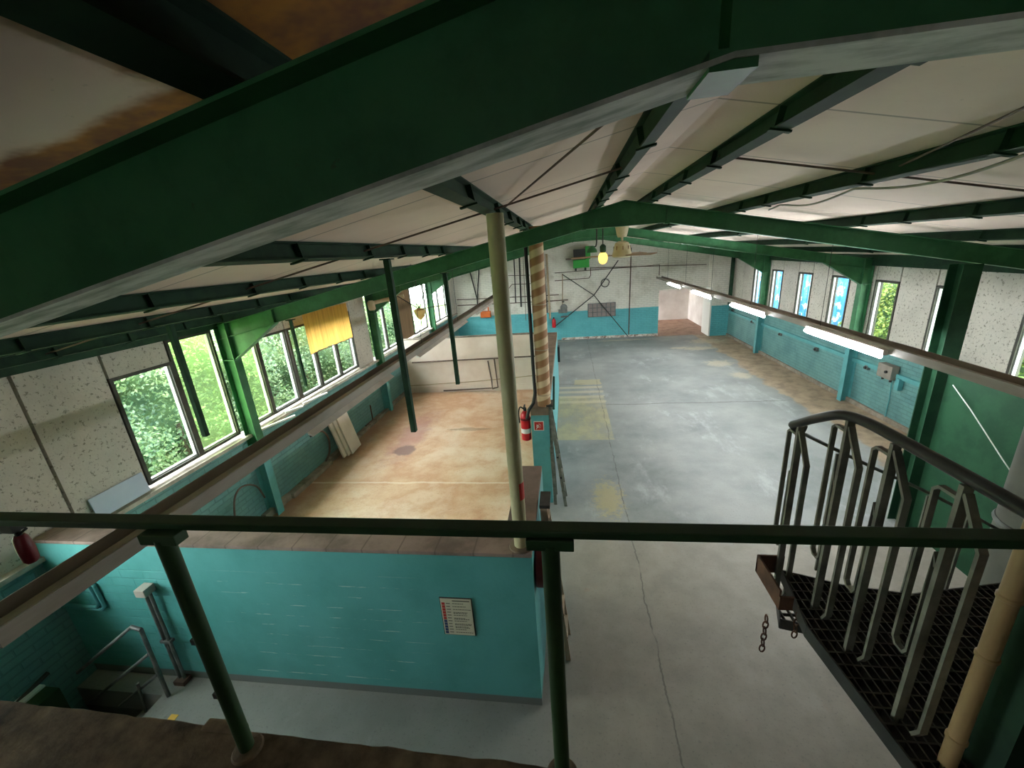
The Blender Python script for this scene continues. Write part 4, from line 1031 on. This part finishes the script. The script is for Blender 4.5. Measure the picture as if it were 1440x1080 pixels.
link('cylinder', lathe(BM(), [(0.07, 0), (0.09, 0.03), (0.09, 0.34), (0.04, 0.42)], (-0.68, 18.95, 0.62), seg=16), M_red, t, smooth=True); link('valve', box(BM(), -0.71, -0.65, 18.9, 18.98, 1.03, 1.1), M_black, t)
t = thing('valve_cluster', 'grey green machine fitting on the far wall beside the brace', 'machine', (-0.2, 18.9, 1.2))
b = BM(); box(b, -0.45, -0.05, 18.85, 19.06, 1.28, 1.42); lathe(b, [(0.14, 0), (0.16, 0.03), (0.16, 0.06), (0.12, 0.09)], (-0.2, 18.86, 1.52), 'y', 16); cyl(b, (-0.35, 18.9, 1.1), (0.0, 18.9, 1.12), 0.04, 8)
link('body', b, M_metal, t, smooth=False); link('knob', lathe(BM(), [(0.02, 0), (0.06, 0.02), (0.05, 0.06)], (-0.22, 18.9, 1.75), seg=12), M_black, t)
t = thing('junction_lamp', 'orange two-legged fitting on the far wall above the rear low wall', 'fitting', (-3.85, 18.9, 1.2))
link('body', box(BM(), -4.1, -3.62, 18.9, 19.08, 1.25, 1.55), M_orangebox, t, bevel=0.03)
for x in (-4.0, -3.72): link('stem', cyl(BM(), (x, 19.0, 1.55), (x, 19.0, 1.85), 0.03, 8), M_orangebox, t)
t = thing('hanger_rods', 'pair of dark rods meeting in a V at the far left', 'bracket', (-4.2, 18.9, 1.9))
for x in (-4.38, -4.03): link('rod', cyl(BM(), (x + (x + 4.2) * 0.35, 19.0, 3.55), (-4.2, 19.0, 2.1), 0.028, 8), M_darkmetal, t)
link('stem', cyl(BM(), (-4.2, 19.0, 2.1), (-4.22, 19.0, 1.75), 0.03, 8), M_darkmetal, t)

# ------------------------------------------------------------------ ceiling fan and pendant lamps
t = thing('ceiling_fan', 'cream ceiling fan with brown blades under the ridge', 'fan', (0.93, 7.5, 3.84))
fx, fy = 0.935, 7.5
link('canopy', lathe(BM(), [(0.07, 4.17), (0.085, 4.20), (0.115, 4.34), (0.12, 4.36)], (fx, fy, 0), seg=24), M_fan, t, smooth=True)
link('stem', cyl(BM(), (fx, fy, 4.05), (fx, fy, 4.56), 0.02, 12), M_fan, t)
link('motor_bell', lathe(BM(), [(0.13, 3.84), (0.165, 3.86), (0.16, 3.90), (0.115, 4.08), (0.06, 4.11)], (fx, fy, 0), seg=24), M_fan, t, smooth=True)
for k in range(8):
    b = BM(); a = 2 * PI * k / 8; M = Matrix.Translation((fx, fy, 0)) @ Matrix.Rotation(a, 4, 'Z'); box(b, 0.128, 0.142, -0.008, 0.008, 3.94, 4.03, M); link('slot', b, M_blade, t)
for k in range(3):
    a = math.radians(176 + 120 * k); M = Matrix.Translation((fx, fy, 3.885)) @ Matrix.Rotation(a, 4, 'Z') @ Matrix.Rotation(math.radians(9), 4, 'X')
    b = BM(); box(b, 0.20, 0.86, -0.065, 0.065, -0.006, 0.006, M); box(b, 0.12, 0.24, -0.02, 0.02, -0.008, 0.004, M); link('blade', b, M_blade, t, bevel=0.003)
t = thing('pendant_lamp', 'lit amber glass pendant beside the ceiling fan', 'lamp', (0.59, 7.1, 3.78))
lx, ly = 0.585, 7.1
link('globe', lathe(BM(), [(0.02, 3.77), (0.055, 3.79), (0.075, 3.84), (0.075, 3.90), (0.05, 3.945), (0.03, 3.95)], (lx, ly, 0), seg=20), M_bulb, t, smooth=True, label='glowing amber globe')
link('socket', lathe(BM(), [(0.035, 3.95), (0.05, 3.97), (0.05, 4.05), (0.02, 4.08)], (lx, ly, 0), seg=16), M_greend, t, smooth=True)
link('rod', cyl(BM(), (lx, ly, 4.07), (lx, ly, ztop(lx) + 0.1), 0.009, 8), M_darkmetal, t)
ll = bpy.data.lights.new('amber_glow', 'POINT'); ll.energy = 6; ll.color = (1, 0.6, 0.2); ll.shadow_soft_size = 0.07
t = thing('arm_lamp', 'green bracket lamp left of the amber pendant', 'lamp', (0.45, 7.3, 3.95))
link('arm', tube(BM(), smooth_path([(0.50, 7.3, ztop(0.5) + 0.1), (0.50, 7.3, 4.12), (0.45, 7.3, 4.05), (0.38, 7.3, 4.06)]), 0.012, 8), M_darkmetal, t, smooth=True)
link('shade', lathe(BM(), [(0.09, 3.96), (0.085, 4.0), (0.03, 4.07)], (0.42, 7.3, 0), seg=18), M_green, t, smooth=True)
t = thing('pendant_lamp', 'pale yellow bowl pendant with wire arms over the left side', 'lamp', (-3.72, 10.0, 2.6))
bx, by = -3.72, 10.0
link('bowl', lathe(BM(), [(0.03, 2.62), (0.09, 2.68), (0.14, 2.80), (0.15, 2.86), (0.05, 2.90)], (bx, by, 0), seg=20), simple('pale_yellow_glass', rgb(232, 196, 130), None, rough=0.3), t, smooth=True)
link('stem', cyl(BM(), (bx, by, 2.45), (bx, by, 3.6), 0.012, 8), M_darkmetal, t)
for ex, ez in ((-4.25, 3.24), (-3.5, 3.36), (-3.0, 2.95), (-3.9, 3.3)):
    link('wire_arm', cyl(BM(), (bx, by, 2.88), (ex, by, ez), 0.012, 6), M_darkmetal, t)
b = BM(); lathe(b, [(0.07, 0), (0.09, 0.03), (0.09, 0.2), (0.06, 0.24)], (-4.95, 9.95, 2.93), seg=14); tube(b, [(-4.95, 9.95, 3.1), (-4.7, 10.2, 3.14), (-4.2, 10.3, 3.2)], 0.05, 10)
tag(link('insulated_pipe', b, M_beigepipe, smooth=True), 'beige lagged pipe bend at the head of the second left column', 'pipe')

# ------------------------------------------------------------------ right wall fittings
t = thing('switch_box', 'grey metal switch box on the teal right wall', 'switch box', (XR - 0.1, 9.2, 0.92))
link('case', box(BM(), XR - 0.16, XR - 0.02, 9.02, 9.42, 0.95, 1.24), simple('grey_box_paint', rgb(150, 142, 132), rgb(128, 120, 110), 5, 0.6), t, bevel=0.008)
link('knob', lathe(BM(), [(0.03, 0), (0.03, 0.03)], (XR - 0.19, 9.15, 1.10), 'x', 12), M_black, t)
for y in (9.1, 9.32): link('gland', cyl(BM(), (XR - 0.09, y, 0.89), (XR - 0.09, y, 0.95), 0.025, 8), M_darkmetal, t)
link('cable', tube(BM(), [(XR - 0.06, 9.1, 0.9), (XR - 0.03, 9.1, 0.5), (XR - 0.03, 9.12, 0.1)], 0.012, 6), M_tealpaint, t)
link('angle', box(BM(), XR - 0.10, XR - 0.01, 8.86, 8.96, 0.78, 1.02), M_tealpaint, t, label='teal bracket')
for y, z, lab in ((9.9, 0.98, 'between the column foot and the switch box'), (8.35, 0.96, 'right of the switch box'), (11.9, 0.93, 'pair behind the column foot'), (13.9, 0.95, 'midway along the far bay'), (16.0, 1.0, 'past the far column foot'), (17.9, 1.15, 'in the far corner')):
    t = thing('wall_socket', 'small socket on the teal right wall, ' + lab, 'socket', (XR - 0.03, y, z), 'sockets on the right wall')
    link('case', box(BM(), XR - 0.07, XR - 0.001, y - 0.05, y + 0.05, z - 0.05, z + 0.05), M_metal, t, bevel=0.008); link('lid', lathe(BM(), [(0.03, -0.10), (0.035, -0.07)], (XR, y, z), 'x', 12), M_darkmetal, t)

# ------------------------------------------------------------------ outside
def plane_grid(b, f, nu, nv):
    g = [[b.verts.new(f(i / nu, j / nv)) for i in range(nu + 1)] for j in range(nv + 1)]
    for j in range(nv):
        for i in range(nu): b.faces.new([g[j][i], g[j][i + 1], g[j + 1][i + 1], g[j + 1][i]])
b = BM(); box(b, -40, 40, -20, 50, -1.9, -1.6)
b2 = BM(); box(b2, -30, -5.7, -14, 40, -0.3, -0.1); box(b2, 7.2, 30, -14, 40, -0.3, -0.1)
struct('ground', b2, M_grass, label='grass outside the windows', cat='ground')
def hedge(name, label, xs, y0, y1, z0, z1, depth, n, size, mat, side, seed, stems=6):
    rnd = random.Random(seed)
    t = thing(name, label, 'hedge', (xs, (y0 + y1) / 2, z0))
    def surf(u, v):
        y = y0 + (y1 - y0) * u; z = z0 + (z1 - z0) * v
        o = 0.28 * math.sin(y * 1.7 + seed) + 0.2 * math.sin(y * 3.9 + z * 2.1) + 0.16 * math.sin(z * 4.3 + y)
        return xs + side * (o * depth + v * v * 0.8), y, z
    b = BM(); plane_grid(b, lambda u, v: (surf(u, v)[0] + side * 0.25, surf(u, v)[1], surf(u, v)[2]), 40, 16)
    link('core', b, M_hedge, t, smooth=True)
    b = BM()
    for i in range(n):
        u, v = rnd.random(), rnd.random(); x, y, z = surf(u, v)
        x += side * rnd.uniform(-0.28, 0.22); z += rnd.uniform(-0.1, 0.25); s = size * rnd.uniform(0.55, 1.25)
        R = Matrix.Translation((x, y, z)) @ Matrix.Rotation(rnd.uniform(0, 2 * PI), 4, 'Z') @ Matrix.Rotation(rnd.uniform(-1.1, 1.1), 4, 'X') @ Matrix.Rotation(rnd.uniform(-1, 1), 4, 'Y')
        q = [R @ Vector(p) for p in ((0, -s * 0.5, 0), (s * 0.3, 0, 0.04 * s), (0, s * 0.6, 0), (-s * 0.3, 0, 0.04 * s))]
        b.faces.new([b.verts.new(p) for p in q])
    link('leaves', b, mat, t)
    b = BM()
    for i in range(stems):
        y = y0 + (y1 - y0) * (i + 0.5) / stems; cyl(b, (xs + side * 0.5, y, -0.1), (xs + side * 0.5, y, z0 + 1.4), 0.05, 6)
    link('stems', b, M_trunk, t)
hedge('ivy_hedge', 'tall ivy hedge outside the left windows', -7.3, 4.5, 18.5, -0.1, 2.85, 1.0, 27000, 0.085, M_leafL, -1, 3, 10)
hedge('leafy_hedge', 'yellow green hedge outside the near right windows', 8.4, 7.4, 13.7, -0.1, 2.75, 0.6, 13000, 0.095, M_leafR, 1, 8, 6)
def container(x, y0, y1, z0, label, seed):
    g = NT('blue_container_paint'); g.pos(); nz = g.noise(2.2, 5, 0.6)
    col = g.mix(g.step(nz, 0.35, 0.7), rgb(66, 146, 206), rgb(50, 124, 186))
    gr = g.noise(3.1, 4, 0.75); msk = g.math('MULTIPLY', g.step(gr, 0.55, 0.58), g.math('SUBTRACT', 1.0, g.step(g.z, 2.2, 2.5)))
    if seed: col = g.mix(g.math('MULTIPLY', msk, 0.9), col, rgb(222, 230, 234))
    m = g.pbr(col, 0.5)
    t = thing('shipping_container', label, 'container', (x + 1.2, (y0 + y1) / 2, z0), 'blue containers in the yard')
    b = BM(); y = y0; k = 0; pts = []
    while y < y1:
        o = 0.04 if k % 2 else 0.0; pts.append((x + o, y)); pts.append((x + o, min(y + 0.14, y1))); y += 0.18; k += 1
    pts += [(x + 2.4, y1), (x + 2.4, y0)]
    prism(b, pts, 'z', z0 + 0.1, z0 + 2.5); link('side', b, m, t)
    b = BM(); box(b, x - 0.05, x + 2.45, y0 - 0.05, y0 + 0.08, z0, z0 + 2.6); box(b, x - 0.05, x + 2.45, y1 - 0.08, y1 + 0.05, z0, z0 + 2.6); box(b, x - 0.05, x + 0.07, y0, y1, z0, z0 + 0.15); box(b, x - 0.05, x + 0.07, y0, y1, z0 + 2.48, z0 + 2.62)
    link('corner_frame', b, m, t)
    for yy in (y0 + (y1 - y0) * 0.3, y0 + (y1 - y0) * 0.7): link('lock_bar', cyl(BM(), (x - 0.06, yy, z0 + 0.2), (x - 0.06, yy, z0 + 2.4), 0.025, 8), M_white, t)
container(8.7, 14.0, 21.5, 0.2, 'blue shipping container with white graffiti outside the far right windows', 1)
container(8.9, 21.8, 29.8, 0.1, 'plain blue shipping container further along outside the far right windows', 0)

# ------------------------------------------------------------------ light
w = bpy.data.worlds.new('overcast_sky'); SC.world = w; w.use_nodes = True
nt = w.node_tree; nt.nodes.clear()
bg = nt.nodes.new('ShaderNodeBackground'); out = nt.nodes.new('ShaderNodeOutputWorld')
tc = nt.nodes.new('ShaderNodeTexCoord'); sp = nt.nodes.new('ShaderNodeSeparateXYZ'); rp = nt.nodes.new('ShaderNodeValToRGB')
nt.links.new(tc.outputs['Generated'], sp.inputs[0]); nt.links.new(sp.outputs[2], rp.inputs[0]); nt.links.new(rp.outputs[0], bg.inputs[0]); nt.links.new(bg.outputs[0], out.inputs[0])
rp.color_ramp.elements[0].color = (0.90, 0.92, 0.91, 1); rp.color_ramp.elements[1].color = (1.0, 1.0, 1.0, 1)
bg.inputs[1].default_value = 9.0
SC.view_settings.view_transform = 'Standard'; SC.view_settings.look = 'None'; SC.view_settings.gamma = 1.0
SC.view_settings.use_curve_mapping = False
SC.view_settings.exposure = 1.32
SC.cycles.max_bounces = 10; SC.cycles.diffuse_bounces = 6; SC.cycles.transparent_max_bounces = 16
SC.cycles.sample_clamp_indirect = 8.0
